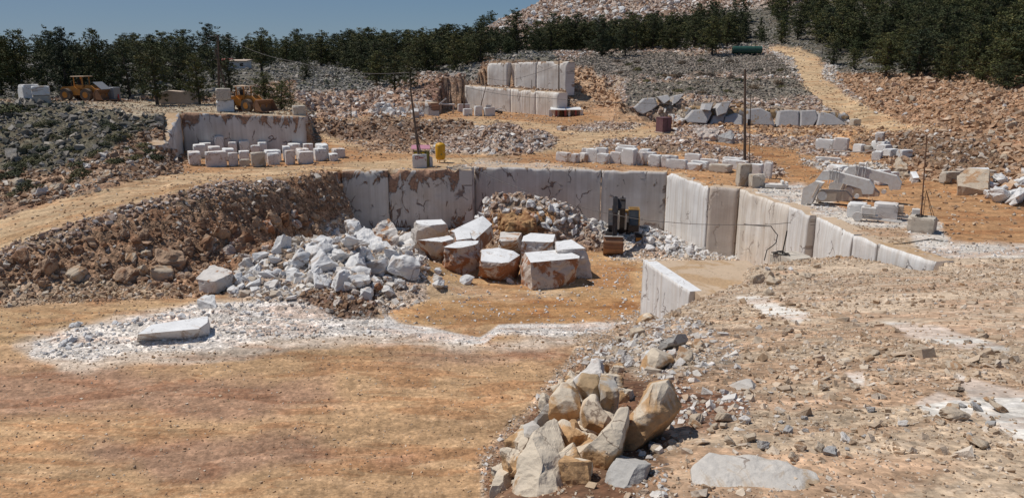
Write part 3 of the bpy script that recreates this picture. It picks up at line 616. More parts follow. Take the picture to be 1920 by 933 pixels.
def rubble_mesh(name, C, S, colr, seed=1, tilt=.5):
    r = np.random.default_rng(seed); n = len(C); pk = r.integers(0, len(PROT), n); RM = rotm(r, n, tilt)
    Vs, Fs, Cs, off = [], [], [], 0
    for k, (pv, pf) in enumerate(PROT):
        m = np.where(pk == k)[0]
        if not len(m): continue
        sc = S[m][:, None, None] * (1 + r.uniform(-.25, .35, (len(m), 1, 3)))
        V = np.einsum('nij,nvj->nvi', RM[m], pv[None] * sc) + C[m][:, None]
        Vs.append(V.reshape(-1, 3)); nv = len(pv)
        Fs.append((pf[None] + (np.arange(len(m)) * nv)[:, None, None] + off).reshape(-1, 3)); off += nv * len(m)
        Cs.append(np.repeat(colr[m], nv, 0))
    return npmesh(name, np.concatenate(Vs), np.concatenate(Fs), np.concatenate(Cs))
# cells of the ground grid
cc = (ii * ny + jj)
cX = (XX[:-1, :-1] + XX[1:, 1:]) / 2; cY = (YY[:-1, :-1] + YY[1:, 1:]) / 2
area = (XX[1:, :-1] - XX[:-1, :-1]) * (YY[:-1, 1:] - YY[:-1, :-1])
slope = np.hypot(np.diff(HF, axis=1)[:-1] / np.diff(YY, axis=1)[:-1], 0)
def cell(a): return a.reshape(nu, ny)[:-1, :-1]
dcl, s0c, s1c, plc, znc = cell(pd), cell(ps0), cell(ps1), cell(pp_), cell(pz)
uc = UE[:-1][:, None] + 0 * cY
smin = np.maximum(s0c, 2.4 / F * cY); smax = np.maximum(s1c, smin * 1.8)
# power-law sizes p(s) ~ s^-2.7
al = 2.7
def mean_s2(a, b):
    return ((b ** (3 - al) - a ** (3 - al)) / (3 - al)) / ((a ** (1 - al) - b ** (1 - al)) / (al - 1))
smax = np.where(cY < 25, np.minimum(smax, .026 * cY + .02), smax); smin = np.minimum(smin, smax * .5)
infr = ((uc > -260) & (uc < 2200)).astype(float)
clump = np.clip(.35 + 1.3 * vnoise(cX * .5, cY * .5, 51), 0, 2)
stp = 1 / np.sqrt(1 + np.minimum(slope, 6) ** 2 * .8) * np.sqrt(1 + np.minimum(slope, 6) ** 2)
lam = area * dcl * clump / (mean_s2(smin, smax) * .55) * infr * np.maximum(stp, 1)
lam[cY > 470] = 0; lam[cY < 5] = 0
cnt = rng.poisson(np.minimum(lam, 8))
tot = cnt.sum()
ci, cj = np.where(cnt > 0); rep = np.repeat(np.arange(len(ci)), cnt[ci, cj]); ci = ci[rep]; cj = cj[rep]; n = len(ci)
fa, fb = rng.uniform(size=n), rng.uniform(size=n)
def bil(Q): return (Q[ci, cj] * (1 - fa) * (1 - fb) + Q[ci + 1, cj] * fa * (1 - fb) + Q[ci, cj + 1] * (1 - fa) * fb + Q[ci + 1, cj + 1] * fa * fb)
RX, RY, RZ = bil(XX), bil(YY), bil(HF)
a_, b_ = smin[ci, cj], smax[ci, cj]; uu = rng.uniform(size=n)
RS = (a_ ** (1 - al) - uu * (a_ ** (1 - al) - b_ ** (1 - al))) ** (1 / (1 - al))
PA = np.array([PAL[k] for k in PN]); wts = rng.choice(5, n, p=[.3, .24, .18, .18, .10])
small = (rng.uniform(size=n) < .86) & (znc[ci, cj] == ZN.index('mound')); RS = np.where(small, RS * .62, RS)
RC = PA[plc[ci, cj], wts] * rng.uniform(.8, 1.15, (n, 1))
RZn = znc[ci, cj]
ZL = {'quarry': 'loose brown and pink quarry rubble round the upper workings', 'woodland': 'grey karst stones scattered between the pines', 'spoil': 'big tip of broken white rock on the skyline',
      'hillside': 'grey and cream stones covering the hillside below the pines', 'yard': 'low ridges of rubble beside the tracks of the working yard', 'slope': 'orange rubble slope below the right hand forest',
      'apron': 'small marble chips strewn on the rim of the pit', 'plateau': 'small pale stones on the flat ground left of the stacked blocks', 'slope_left': 'grey weathered stones on the slope above the haul road',
      'bank': 'brown and pale rubble tipped down the bank below the haul road', 'floor': 'scattered chips on the ochre quarry floor', 'dust': 'white marble chips and powder by the lying slab', 'mound': 'tan gravel and stones covering the foreground mound'}
for k, zn in enumerate(ZN):
    m = RZn == k
    if m.sum() < 5: continue
    me = rubble_mesh('rubble_' + zn, np.stack([RX[m], RY[m], RZ[m] + RS[m] * .08], -1), RS[m], RC[m], 100 + k)
    o = link('loose_rubble', me, M['rock']); tag(o, ZL[zn], 'rubble', kind='stuff')
print('rubble', n)
# ---------------------------------------------------------------- quarry faces
def face(label, pts, ztop, zbase, mat, seed=0, chip=.10, thick=1.3, rough=.05, step=.28, batter=0.0, topmat='benchtop', name='quarry_wall', cat='quarry wall', group=None, cap=True):
    """sawn rock face: pts along its foot in plan (left to right as seen), solid body running back 'thick' metres"""
    P = [Vector((p[0], p[1], 0)) for p in pts]; seg = [(P[i + 1] - P[i]).length for i in range(len(P) - 1)]; L = sum(seg)
    if not hasattr(ztop, '__len__'): ztop = [ztop] * len(pts)
    if not hasattr(zbase, '__len__'): zbase = [zbase] * len(pts)
    cum = np.concatenate([[0], np.cumsum(seg)]); nI = max(3, int(L / step)); S = np.linspace(0, L, nI + 1)
    zt = np.interp(S, cum, ztop); zb = np.interp(S, cum, zbase)
    bx = np.interp(S, cum, [p.x for p in P]); by = np.interp(S, cum, [p.y for p in P])
    d = (P[-1] - P[0]).normalized(); nrm = np.array([d.y, -d.x])
    if nrm @ np.array([P[0].x + P[-1].x, P[0].y + P[-1].y]) > 0: nrm = -nrm
    hmax = max(zt - zb); nJ = max(4, int(hmax / step))
    zt = zt - chip * np.maximum(fbm(S * .9, S * 0 + seed, seed, 4) * 2.2, -0.05)
    V = []; UVs = []; DT = []
    for j in range(nJ + 1):
        f = j / nJ; z = zb + (zt - zb) * f
        nn = fbm(S * .5 + seed * 3.7, z * .5, seed, 5) * rough * 1.4 + fbm(S * 2.2 + seed, z * 1.6, seed + 5, 3) * rough * .5
        edge = chip * 1.2 * np.exp(-(zt - z) / .35) * np.maximum(fbm(S * 1.3, z, seed + 9, 3) * 2 + .5, 0)
        off = -nn + edge + batter * f
        x = bx - nrm[0] * off; y = by - nrm[1] * off
        V += list(zip(x, y, z)); UVs += list(zip(S + seed * 13.1, z)); DT += list(zt - z)
    nf = len(V)
    for z in (zt, zb):
        x = bx - nrm[0] * (thick + batter); y = by - nrm[1] * (thick + batter); V += list(zip(x, y, z)); UVs += list(zip(S + seed * 13.1, z)); DT += [0] * (nI + 1)
    W = nI + 1; Fc = []; mi = []
    for j in range(nJ):
        for i in range(nI): Fc.append((j * W + i, j * W + i + 1, (j + 1) * W + i + 1, (j + 1) * W + i)); mi.append(0)
    for i in range(nI):
        Fc.append((nJ * W + i, nJ * W + i + 1, nf + i + 1, nf + i)); mi.append(1 if cap else 0)
        Fc.append((nf + i + 1, nf + i, nf + W + i, nf + W + i + 1)[::-1]); mi.append(0)
    for i in (0, nI):
        Fc.append([j * W + i for j in range(nJ + 1)] + [nf + i, nf + W + i]); mi.append(0)
    me = bpy.data.meshes.new(name); me.from_pydata(V, [], Fc)
    uvl = me.uv_layers.new(name='UVMap'); li = np.zeros(len(me.loops), np.int32); me.loops.foreach_get('vertex_index', li)
    uvl.data.foreach_set('uv', np.array(UVs, np.float32)[li].ravel())
    a = me.attributes.new('dtop', 'FLOAT', 'POINT'); a.data.foreach_set('value', np.array(DT, np.float32))
    me.materials.append(M[mat]); me.materials.append(M[topmat]); me.polygons.foreach_set('material_index', mi); me.polygons.foreach_set('use_smooth', [k < nI * nJ for k in range(len(Fc))])
    bm = bmesh.new(); bm.from_mesh(me); bmesh.ops.recalc_face_normals(bm, faces=bm.faces); bm.to_mesh(me); bm.free()
    o = link(name, me); return tag(o, label, cat, group)
def rim(u, v, z=P1): return xy(PZ(u, v, z))
def sub(a, b, t): return (a[0] + (b[0] - a[0]) * t, a[1] + (b[1] - a[1]) * t)
GW = None
T = P1 + .04; B_ = F2 - .6
face('narrow soil-stained marble face at the left corner of the pit', [rim(606,330), rim(640,321)], T, B_, 'facered', 1, .25)
face('grey sawn marble face just right of the left pit corner', [rim(641,322), rim(727,320.5)], T, B_, 'facered', 2, .15)
o = face('rust-stained marble face below the yellow tank', [rim(728,320.5), rim(884.5,319)], T, B_, 'facered2', 3, .45, 1.3, .14)
a, b = rim(884.8, 319.2), rim(889, 312.2)
face('narrow shaded return between two grey marble faces', [a, b], T, B_, 'face', 4, .05)
face('long grey shaded marble face at the back of the pit', [rim(889.3,312.2), rim(1127,319)], T, B_, 'face', 5, .08, 1.3, .05)
face('grey shaded marble face behind the excavator', [rim(1128.5,319.2), rim(1250,323.8)], T, B_, 'face', 6, .10, 1.3, .05)
face('brilliant white sunlit marble face right of the excavator', [rim(1250.6,324.2), rim(1328.5,349.6)], [T, T - .1], B_, 'facelit', 7, .22)
face('tan half-shaded marble face at the right inner corner of the pit', [rim(1331,350), rim(1385,354.6)], T, B_, 'facelit2' if 'facelit2' in M else 'facelit', 8, .06)
rw_ = [rim(1387.5,355.3), rim(1480,388), rim(1520,402), rim(1560,421), rim(1600,441), rim(1640,455), rim(1690,472), rim(1750,492)]
face('white marble face with orange streaks at the start of the right pit wall', [rw_[0], rw_[1]], T, B_, 'faceo', 9, .12)
face('pale marble face left of the chipped notch in the right pit wall', [sub(rw_[1], rw_[2], .02), sub(rw_[1], rw_[2], .92)], T, B_, 'facelit', 10, .2)
g1 = sub(rw_[2], rw_[3], .28)
face('pale marble face right of the chipped notch in the right pit wall', [g1, sub(rw_[3], rw_[4], .95)], T, B_, 'facelit', 11, .12)
face('low cracked marble face near the box with the thin mast', [rw_[4], sub(rw_[5], rw_[6], .1)], [T, T - .05], B_, 'facelit', 12, .12)
face('lowest marble face where the right wall meets the gravel mound', [sub(rw_[5], rw_[6], .16), rw_[6], rw_[7]], T, B_, 'facelit', 13, .1)
nb = Vector(sub(rw_[2], rw_[3], .1))
face('tan recessed strip of rock inside the notch of the right wall', [(nb.x + .5, nb.y + 2.2), (nb.x + .75, nb.y - .8)], T - .5, B_, 'faceo', 14, .5, 1.0, .2)
# left plateau faces
face('long grey marble face with brown runs behind the rows of white blocks', [xy(PY(346,275,91.4)), xy(PY(574,275,91.4))], [P2 - .2, P2 - .7], -11.6, 'facered', 20, .12, 1.6, .06, .35, topmat='benchtop')
face('narrow shaded marble buttress at the left end of the block yard', [xy(PY(312,296,79)), xy(PY(345,272,91.6))], [-8.6, P2 - .25], -11.6, 'face', 21, .25, 1.6, .1, .35)
# upper quarry
def at2(A_, B2, t): return (A_[0] + (B2[0] - A_[0]) * t, A_[1] + (B2[1] - A_[1]) * t)
for t0, t1, mt, lb_, ch in ((0, .52, 'facefar', 'left half of the lower white face in the upper quarry', .08), (.524, .78, 'faceo', 'tan-streaked part of the lower face in the upper quarry', .3), (.784, 1, 'faceo', 'right end of the lower face in the upper quarry above the shed', .35)):
    face(lb_, [at2(UL0, UL1, t0), at2(UL0, UL1, t1)], [-4.9 - .68 * t0, -4.9 - .68 * t1], -11.2, mt, 30 + int(t0 * 10), ch, 2.4, .05, .4)
for t0, t1, mt, lb_, ch, back in ((0, .27, 'facefar', 'left panel of the upper white face in the upper quarry', .35, 0), (.275, .36, 'facelit2', 'tan recessed strip in the upper white face', .1, .9), (.365, .64, 'facefar', 'middle panel of the upper white face in the upper quarry', .3, 0), (.644, 1, 'facefar', 'right panel of the upper white face beside the dark pole', .4, 0)):
    a_, b_2 = at2(UU0, UU1, t0), at2(UU0, UU1, t1)
    face(lb_, [(a_[0] + back * .4, a_[1] + back), (b_2[0] + back * .4, b_2[1] + back)], [-.75 + .45 * t0, -.75 + .45 * t1], -6.5, mt, 40 + int(t0 * 10), ch, 2.4, .05, .4)
face('small stained marble face left of the machines in the upper yard', [xy(PY(762,214,131)), xy(PY(806,214,128))], [v2z(192,131), v2z(193,128)], -10.8, 'facered', 32, .2, 2.4, .1, .5)
# bench in the pit with a white sawn side
c0, c1 = rim(1205, 487, BEN), rim(1292, 546, BEN)
face('white sawn side of the low bench beside the gravel mound', [c0, c1], BEN, -17.5, 'facelit', 40, .04, .8, .03, .2, topmat='topw', cap=True)
bp = [(c0[0] + .3, c0[1] - .02), rim(1402, 488, BEN), (15.8, 38), (11, 36), (c1[0] + .35, c1[1])]
bm = bmesh.new(); tv = [bm.verts.new((x, y, BEN - .012)) for x, y in bp]; bv = [bm.verts.new((x, y, -17.4)) for x, y in bp]
bm.faces.new(tv)
for i in range(len(bp)): bm.faces.new((tv[i], tv[(i + 1) % 5], bv[(i + 1) % 5], bv[i]))
bmesh.ops.recalc_face_normals(bm, faces=bm.faces); me = bpy.data.meshes.new('rock_bench'); bm.to_mesh(me); bm.free()
tag(link('rock_bench', me, M['benchtop']), 'flat dusty rock bench in the pit beside the mound', 'rock bench')
# fractured grey slabs
face('long low broken grey rock ledge behind the cracked slabs', [xy(PY(1284,236,116.2)), xy(PY(1592,237,114.6))], [v2z(199,116.2), v2z(212,114.6)], -11, 'facegrey', 50, .6, 2.2, .28, .5, name='rock_ledge', cat='rock ledge')
face('short broken grey rock ledge left of the knobbly rock', [xy(PY(1180,224,120)), xy(PY(1262,214,118.6))], [v2z(194,120), v2z(186,118.6)], -10.4, 'facegrey', 51, .6, 2.0, .3, .5, name='rock_ledge', cat='rock ledge')
root = empty('fractured_rock_face', PY(1400, 232, 116)); tag(root, 'low outcrop of cracked grey marble slabs beyond the tracks', 'rock outcrop')
def polyslab(name, px, Y0, Y1, thick, mat, parent=None, seed=0, bulge=.1):
    vs = [p[1] for p in px]; lo, hi = max(vs), min(vs)
    fr = [PY(u, v, Y0 + (Y1 - Y0) * (lo - v) / max(lo - hi, 1e-6)) for u, v in px]; c = sum(fr, Vector()) / len(fr)
    r = random.Random(seed); bm = bmesh.new(); back = Vector((.05, 1, -.05)).normalized() * thick
    a = [bm.verts.new(p) for p in fr]; b = [bm.verts.new(p + back + (c - p) * .1) for p in fr]
    inr = [bm.verts.new(c + (p - c) * .86 - back.normalized() * bulge) for p in fr]
    n = len(px)
    bm.faces.new(inr); bm.faces.new(b[::-1])
    for i in range(n):
        j = (i + 1) % n; bm.faces.new((a[i], a[j], inr[j], inr[i])); bm.faces.new((b[i], b[j], a[j], a[i]))
    bmesh.ops.recalc_face_normals(bm, faces=bm.faces)
    me = bpy.data.meshes.new(name); bm.to_mesh(me); bm.free()
    if parent is not None:
        me.transform(Matrix.Translation(-parent.location))
    return link(name, me, mat, parent)
for k, px in enumerate([
 [(1188,202),(1208,184),(1228,183),(1233,198),(1222,207),(1205,215),(1195,210)], [(1232,182),(1252,178),(1258,186),(1245,195)], [(1262,180),(1282,176),(1272,190),(1260,198)],
 [(1284,224),(1300,206),(1325,205),(1335,212),(1325,232),(1290,230)], [(1322,194),(1338,192),(1332,208),(1318,206)], [(1342,205),(1352,192),(1371,190),(1362,212),(1345,218)],
 [(1330,234),(1338,217),(1360,215),(1354,235)], [(1360,219),(1380,212),(1392,218),(1392,235),(1357,235)], [(1400,205),(1425,202),(1445,212),(1453,236),(1398,234)],
 [(1461,208),(1480,206),(1499,208),(1498,237),(1456,237)], [(1501,207),(1530,206),(1534,222),(1525,236),(1500,237)], [(1536,209),(1560,214),(1590,235),(1530,236)]]):
    Yb = 119 if k < 3 else 115.3 - .25 * max(0, (k - 6)) * .3
    polyslab('slab', px, Yb - 1.8, Yb - .6, 3.0, M['facegrey2'], root, k, .12)
# the yellowish knobbly rock between the slabs is placed with the boulders below

# ---------------------------------------------------------------- sawn blocks
def block_proto(seed):
    r = np.random.default_rng(seed); bm = bmesh.new(); bmesh.ops.create_cube(bm, size=1)
    for v in bm.verts: v.co += Vector(r.uniform(-.025, .025, 3))
    bmesh.ops.subdivide_edges(bm, edges=bm.edges, cuts=5, use_grid_fill=True)
    for v in bm.verts:
        x, y, z = v.co; on = (abs(x) > .46) + (abs(y) > .46) + (abs(z) > .46)
        k = float(fbm(np.array([x * 3 + seed * 7]), np.array([y * 3 + z * 5]), seed, 3)[0])
        if on >= 2: v.co *= 1 - .02 - .20 * max(k - .05, 0) - (.05 + .10 * r.random() ** 2 if on == 3 else 0)
        else: v.co *= 1 + .012 * k
    bmesh.ops.translate(bm, verts=bm.verts, vec=(0, 0, .5))
    me = bpy.data.meshes.new('marble_block'); bm.to_mesh(me); bm.free(); return me
BP = {}
for mk in ('block', 'blockp', 'blockt'):
    BP[mk] = []
    for s in range(8):
        me = block_proto(s + 1); me.materials.append(M[mk]); BP[mk].append(me)
def block(u0, u1, vt, vb, fA, label, mk='block', beta=None, Y=None, zb=None, group=None, hmul=1.0, cat='marble block', dmax=2.6):
    """u0..u1, vt, vb: where the block is seen; fA: share of its width taken by its left side"""
    um = (u0 + u1) / 2
    if Y is None:
        g = G(um, vb); Y = g.y
        if zb is None: zb = gz(g.x, g.y + .6)
        zb = min(zb, g.z + .1) - .03
    if zb is None:
        q = PY(um, vb, Y); zb = gz(q.x, Y) - .05
    if beta is None: beta = R(22) if fA < .5 else R(52)
    dep = Y * CP - zb * SP; wt = (u1 - u0) / F * dep
    wA = min(max(fA * wt / math.sin(beta), .7), dmax); wB = max((1 - fA) * wt / math.cos(beta), .5)
    c = PY(um, vb, Y); ext = (wA * math.cos(beta) + wB * math.sin(beta))
    hpx = (vb - vt) / F * dep * hmul - ext * .11; hgt = max(hpx, .45)
    cy = Y + ext / 2
    o = link('marble_block', random.choice(BP[mk]), None, None, (c.x * (cy / Y) if False else c.x + c.x / Y * ext * .5, cy, zb), (random.gauss(0, .012), random.gauss(0, .012), beta + random.gauss(0, .05)), (wB, wA, hgt))
    return tag(o, label, cat, group)
ORD = ['leftmost', 'second', 'third', 'fourth', 'fifth', 'sixth', 'seventh', 'eighth', 'ninth', 'tenth', 'eleventh', 'twelfth', 'thirteenth', 'fourteenth', 'fifteenth', 'sixteenth']
def lab(i, what, where): return (f'leftmost {what} {where}' if i == 0 else f'{ORD[i]} {what} from the left {where}')
front = [(350,382,282,312,.40,'blockp'),(385,428,281,314,.20,'blockp'),(428,449,285,313,.25,'blockp'),(448,470,297,313,.25,'blockt'),(470,501,285,315,.22,'blockt'),(501,526,286,310,.2,'block'),
         (534,555,281,310,.25,'blockp'),(557,590,282,309,.25,'blockp'),(586,615,277,304,.32,'block'),(613,637,287,304,.38,'block')]
for i, q in enumerate(front): block(*q[:5], lab(i, 'sawn block', 'in the front row below the left marble face'), q[5], group='blocks in the left yard')
mid = [(360,392,268,298,.35),(388,418,272,300,.35),(414,445,276,302,.4),(446,472,281,306,.35),(493,532,279,306,.3),(527,550,272,302,.45),(551,585,276,303,.4),(588,622,268,299,.4),(620,650,277,298,.3)]
for i, q in enumerate(mid): block(*q, lab(i, 'sawn block', 'in the middle row of the left yard'), random.choice(['block','block','blockp']), group='blocks in the left yard')
rear = [(373,400,266,290,.3),(400,425,254,288,.38),(427,448,265,290,.35),(446,471,263,288,.35),(470,491,271,292,.3),(481,505,265,290,.4),(537,567,267,291,.35),(567,590,268,291,.3)]
for i, q in enumerate(rear): block(*q, lab(i, 'sawn block', 'in the rear row against the left marble face'), 'block', group='blocks in the left yard')
G2 = 'blocks in the central yard'
f2 = [(1041,1073,284,305,.66),(1067,1089,286,306,.5),(1086,1104,285,305,.45),(1098,1122,278,306,.8),(1118,1144,286,308,.64),(1143,1166,284,308,.75),(1164,1194,277,311,.72),(1192,1214,284,311,.55),(1214,1241,289,314,.7),(1238,1258,291,315,.5),
      (1249,1288,297,319,.82),(1284,1318,305,322,.72),(1327,1374,306,326,.66)]
for i, q in enumerate(f2): block(*q, lab(i, 'sawn block', 'in the front row above the back pit face'), 'blockt' if i == 12 else random.choice(['block','block','blockp']), group=G2)
r2 = [(1090,1116,277,300,.7),(1115,1141,275,300,.8),(1152,1197,275,303,.82),(1197,1222,278,303,.6),(1205,1233,284,306,.55),(1241,1270,290,312,.85),(1294,1329,300,319,.8),(1314,1345,296,315,.85),(1352,1404,299,322,.85),(1404,1432,306,330,.6),(1430,1447,304,336,.6)]
for i, q in enumerate(r2): block(*q, lab(i, 'sawn block', 'in the second row of the central yard'), 'block', group=G2)
r3 = [(1158,1193,271,296,.9),(1283,1314,287,308,.8),(1354,1392,293,313,.8)]
for i, q in enumerate(r3): block(*q, lab(i, 'sawn block', 'peeping over the rows of the central yard'), 'block', group=G2)
block(1379,1406,306,351,.12,'tall tan rounded block standing under the tall timber pole','blockt', R(12), group=G2)
block(1403,1432,325,353,.1,'tan block with hoses on it beside the tall rounded block','blockt', R(10), group=G2)
G3 = 'blocks at the foot of the right slope'
for q, l, mk in [((1529,1562,260,284,.75),'pale block at the left end of the group on the right slope foot','block'),((1559,1592,257,287,.62),'rust-patched block right of the pale end block','blockp'),
    ((1600,1620,269,288,.35),'low grey block between the rusty block and the tan one','block'),((1618,1636,270,286,.5),'small tan block in the right slope group','blockt'),
    ((1644,1669,267,288,.3),'white-topped block right under the stacked pair','block'),((1632,1655,283,304,.55),'upright block in front of the stacked pair','block'),
    ((1655,1682,279,298,.25),'white-topped block right of the upright one','block'),((1680,1710,281,300,.18),'rightmost white-topped block on the right slope foot','block'),
    ((1551,1585,307,341,.4),'leaning block with a bright left side behind the white beam machines','block'),((1576,1630,312,348,.18),'broad grey-faced slab behind the white beam machines','block'),
    ((1628,1641,320,347,.5),'narrow upright block right of the broad slab','block'),((1637,1667,318,350,.2),'tall block right of the narrow upright one','block'),((1660,1681,322,348,.1),'low block at the right end of the machine yard row','block'),
    ((1760,1797,322,346,.08),'low tan slab beside the big brown boulder','blockt'),((1525,1580,298,305,.9),'thin pale slab lying in the rubble behind the right blocks','block')]:
    block(*q, l, mk, group=G3)
lo = block(1636,1664,262,284,.4,'lower block of the stacked pair on the right slope','block', group=G3)
block(1638,1661,245,264,.5,'rough block standing on top of the stacked pair','blockp', Y=lo.location.y - .6, zb=lo.location.z + lo.scale.z, group=G3)
for q, l, mk in [((868,886,203,218,.1),'left of the three white blocks in the upper yard','block'),((888,905,198,218.5,.2),'middle of the three white blocks in the upper yard','block'),((906,929,200,218.5,.15),'right of the three white blocks in the upper yard','block'),
    ((858,881,194,210,.1),'grey block behind the three white blocks of the upper yard','blockp'),((1043,1061,236,246,.5),'flat white block alone on the far track','block'),((548,576,203,225,.2),'tan block on the edge of the left plateau','blockt'),
    ((1592,1613,222,237,.2),'small tan cube beside the foot of the hill track','blockt')]:
    block(*q, l, mk)
o = bpy.data.objects['marble_block']
a = block(404,443,178,206,.25,'white lower block of the pair on the left plateau','block', beta=R(18), Y=93.2, zb=P2 - .45, dmax=2.0)
block(400,438,155,181,.38,'tan upper block of the pair on the left plateau','blockt', beta=R(24), Y=93.0, zb=P2 - .45 + a.scale.z + .01, dmax=2.0)
block(30,79,143,180,.62,'big white block at the far left edge of the plateau','block', beta=R(48), Y=97)
a = block(62,98,176,196,.3,'tan lower block of the pair at the far left','blockt', beta=R(25), Y=90.5)
block(59,96,157,178,.3,'white chipped upper block of the pair at the far left','block', beta=R(25), Y=90.4, zb=a.location.z + a.scale.z + .01)
block(1583,1627,378,411,.55,'white block in front of the left beam machine','block', beta=R(52))
block(1632,1685,379,416,.62,'rust-tinted block in front of the right beam machine','blockp', beta=R(52))
mastblk = block(1697,1756,404,441,.62,'block carrying the thin brown mast','blockt', beta=R(52))
cabblk = block(1450,1514,461,495,.25,'low dusty block with a black post at the foot of the right wall','blockt', beta=R(15), Y=47.6, zb=-13.45)
stoneblk = block(773,801,288,317,.05,'grey block with red paint marks carrying the leaning pole','blockp', beta=R(6))
block(799,812,293,313,.3,'small chipped block beside the block with red paint marks','blockp')

# ---------------------------------------------------------------- boulders
def rough_mesh(name, pts, seed=0, amp=.10, cuts=4, white_top=True, mats=('topw', 'rough'), origin=None, freq=1.4, tol=.93):
    bm = bmesh.new()
    for p in pts: bm.verts.new(p)
    r = bmesh.ops.convex_hull(bm, input=bm.verts)
    bmesh.ops.delete(bm, geom=[v for v in bm.verts if not v.link_faces], context='VERTS')
    bmesh.ops.dissolve_limit(bm, angle_limit=R(4), verts=bm.verts, edges=bm.edges)
    tops = []
    for f in bm.faces: f.material_index = 0 if (white_top and f.normal.z > tol) else 1
    bmesh.ops.triangulate(bm, faces=bm.faces)
    for _ in range(cuts):
        bmesh.ops.subdivide_edges(bm, edges=[e for e in bm.edges if e.calc_length() > .28], cuts=1)
        bmesh.ops.triangulate(bm, faces=[f for f in bm.faces if len(f.verts) > 3])
    bm.normal_update()
    rr = np.random.default_rng(seed + 500); ctr = np.mean([v.co[:] for v in bm.verts], 0)
    for q in range(7 if amp > .06 else 0):
        nn = rr.normal(size=3); nn[2] = abs(nn[2]) * (-.35 if rr.random() < .6 else .35); nn /= np.linalg.norm(nn); nn = Vector(nn)
        ext = max((v.co - Vector(ctr)).dot(nn) for v in bm.verts); lim = ext * rr.uniform(.84, .96)
        for v in bm.verts:
            k_ = (v.co - Vector(ctr)).dot(nn) - lim
            if k_ > 0: v.co -= nn * k_
    bm.normal_update()
    C = np.array([v.co[:] for v in bm.verts]); s = seed * 3.3
    n = (fbm(C[:, 0] * freq + s, C[:, 1] * freq + C[:, 2] * freq * 1.3, seed, 4) + fbm(C[:, 2] * freq - s, C[:, 0] * freq - C[:, 1] * freq, seed + 3, 4))
    n2 = fbm(C[:, 0] * freq * 3.5 + s, C[:, 1] * freq * 3 + C[:, 2] * freq * 4, seed + 8, 3)
    for v, k, k2 in zip(list(bm.verts), n, n2):
        top = any(f.material_index == 0 for f in v.link_faces)
        v.co += v.normal * (k * amp + k2 * amp * .35) * (.12 if top else 1)
    o0 = Vector(origin) if origin is not None else sum((Vector(p) for p in pts), Vector()) / len(pts)
    bmesh.ops.translate(bm, verts=bm.verts, vec=-o0)
    me = bpy.data.meshes.new(name); bm.to_mesh(me); bm.free()
    for m_ in mats: me.materials.append(M[m_])
    return me, o0
def boulder(label, top, bot=None, zt=None, zb=-17.05, seed=0, amp=.12, mats=('topw', 'rough'), group=None, drop=None, cat='boulder', name='boulder', spread=.06, tol=.93, white=True):
    """top: photo pixels of the sawn top (u, v) on level zt, or (u, v, distance); bot: visible foot pixels on level zb"""
    tp = [PZ(p[0], p[1], zt) if len(p) == 2 else PY(*p) for p in top]
    c = sum(tp, Vector()) / len(tp)
    bp_ = [PZ(p[0], p[1], zb) if len(p) == 2 else PY(*p) for p in (bot or [])]
    for p in tp:
        if bot is None or p.y > c.y:
            q = p + (p - c) * spread; q.z = (p.z - drop) if drop else zb; bp_.append(q)
    me, o0 = rough_mesh(name, tp + bp_, seed, amp, 4, white, mats, tol=tol)
    return tag(link(name, me, None, None, o0), label, cat, group)
boulder('largest white-topped boulder at the front of the pit pile', [(984,473),(1057,467),(1094,483),(995,492)], [(963,509),(966,524),(998,546),(1040,542),(1079,530)], -14.9, seed=3, amp=.10)
boulder('white-topped boulder behind and right of the largest one', [(1041,450),(1074,448),(1102,465),(1044,468)], [(1050,512),(1085,523),(1110,522)], -14.6, seed=4, mats=('topw','rough2'))
boulder('sawn slab resting high in the middle of the pit pile', [(984,436),(1041,439),(1037,454),(978,452)], None, -14.5, seed=5, amp=.14, mats=('topw','rough2'))
boulder('rounded brown-bottomed boulder left of the largest one', [(903,468,59.5),(935,464,60),(962,470,59.5),(975,478,59),(950,494,56.8),(901,492,57)], [(895,520),(933,528),(956,527),(964,516)], seed=6, amp=.16, mats=('topw','rough'), tol=.6)
boulder('red-brown boulder with a white sawn top left of centre', [(832,463),(860,451),(899,451),(898,457),(860,465)], [(825,512),(829,519),(856,522),(893,511),(900,490)], -14.55, seed=7, amp=.20)
boulder('reddish boulder left of the red-brown one', [(783,450),(847,441),(851,450),(826,456)], [(772,478),(804,492),(826,500)], -14.5, seed=8, amp=.2)
boulder('white-topped boulder at the back near the rusty face', [(780,413),(828,411),(840,424),(781,422)], [(765,453),(784,450),(834,440)], -14.2, seed=9, amp=.15, mats=('topw','rough2'))
boulder('long white sawn slab tilted up to the right', [(905,404,67),(923,420,65.6),(891,449,61.5),(845,433,63)], None, drop=1.3, seed=10, amp=.05, tol=.6)
boulder('pink boulder in the gap behind the centre of the pile', [(938,434),(979,435),(968,451),(938,456)], [(936,480),(965,482)], -14.9, seed=11, amp=.2, mats=('rough2','rough2'))
boulder('small sawn slab lying between the red boulders', [(852,436,62.5),(880,432,63),(884,446,61.4),(856,450,61)], None, drop=.9, seed=12, amp=.05)
boulder('orange clay-covered boulder at the back of the pile', [(935,402,68.5),(970,396,69),(1000,402,68.5),(1005,418,66),(950,420,66)], None, drop=2.6, seed=13, amp=.35, mats=('clay','clay'), white=False)
boulder('tan-topped block lying alone at the left end of the pit pile', [(397,496),(441,508),(402,528),(364,522)], [(371,547),(404,552),(433,534)], -13.95, zb=-14.85, seed=14, amp=.08, mats=('rough2','rough2'), white=False)
boulder('tall white lump standing behind the left rock pile', [(648,416,66),(664,409,66.5),(677,418,66),(660,428,64.8)], None, drop=3.0, seed=15, amp=.22, mats=('white_rough','white_rough'), white=False)
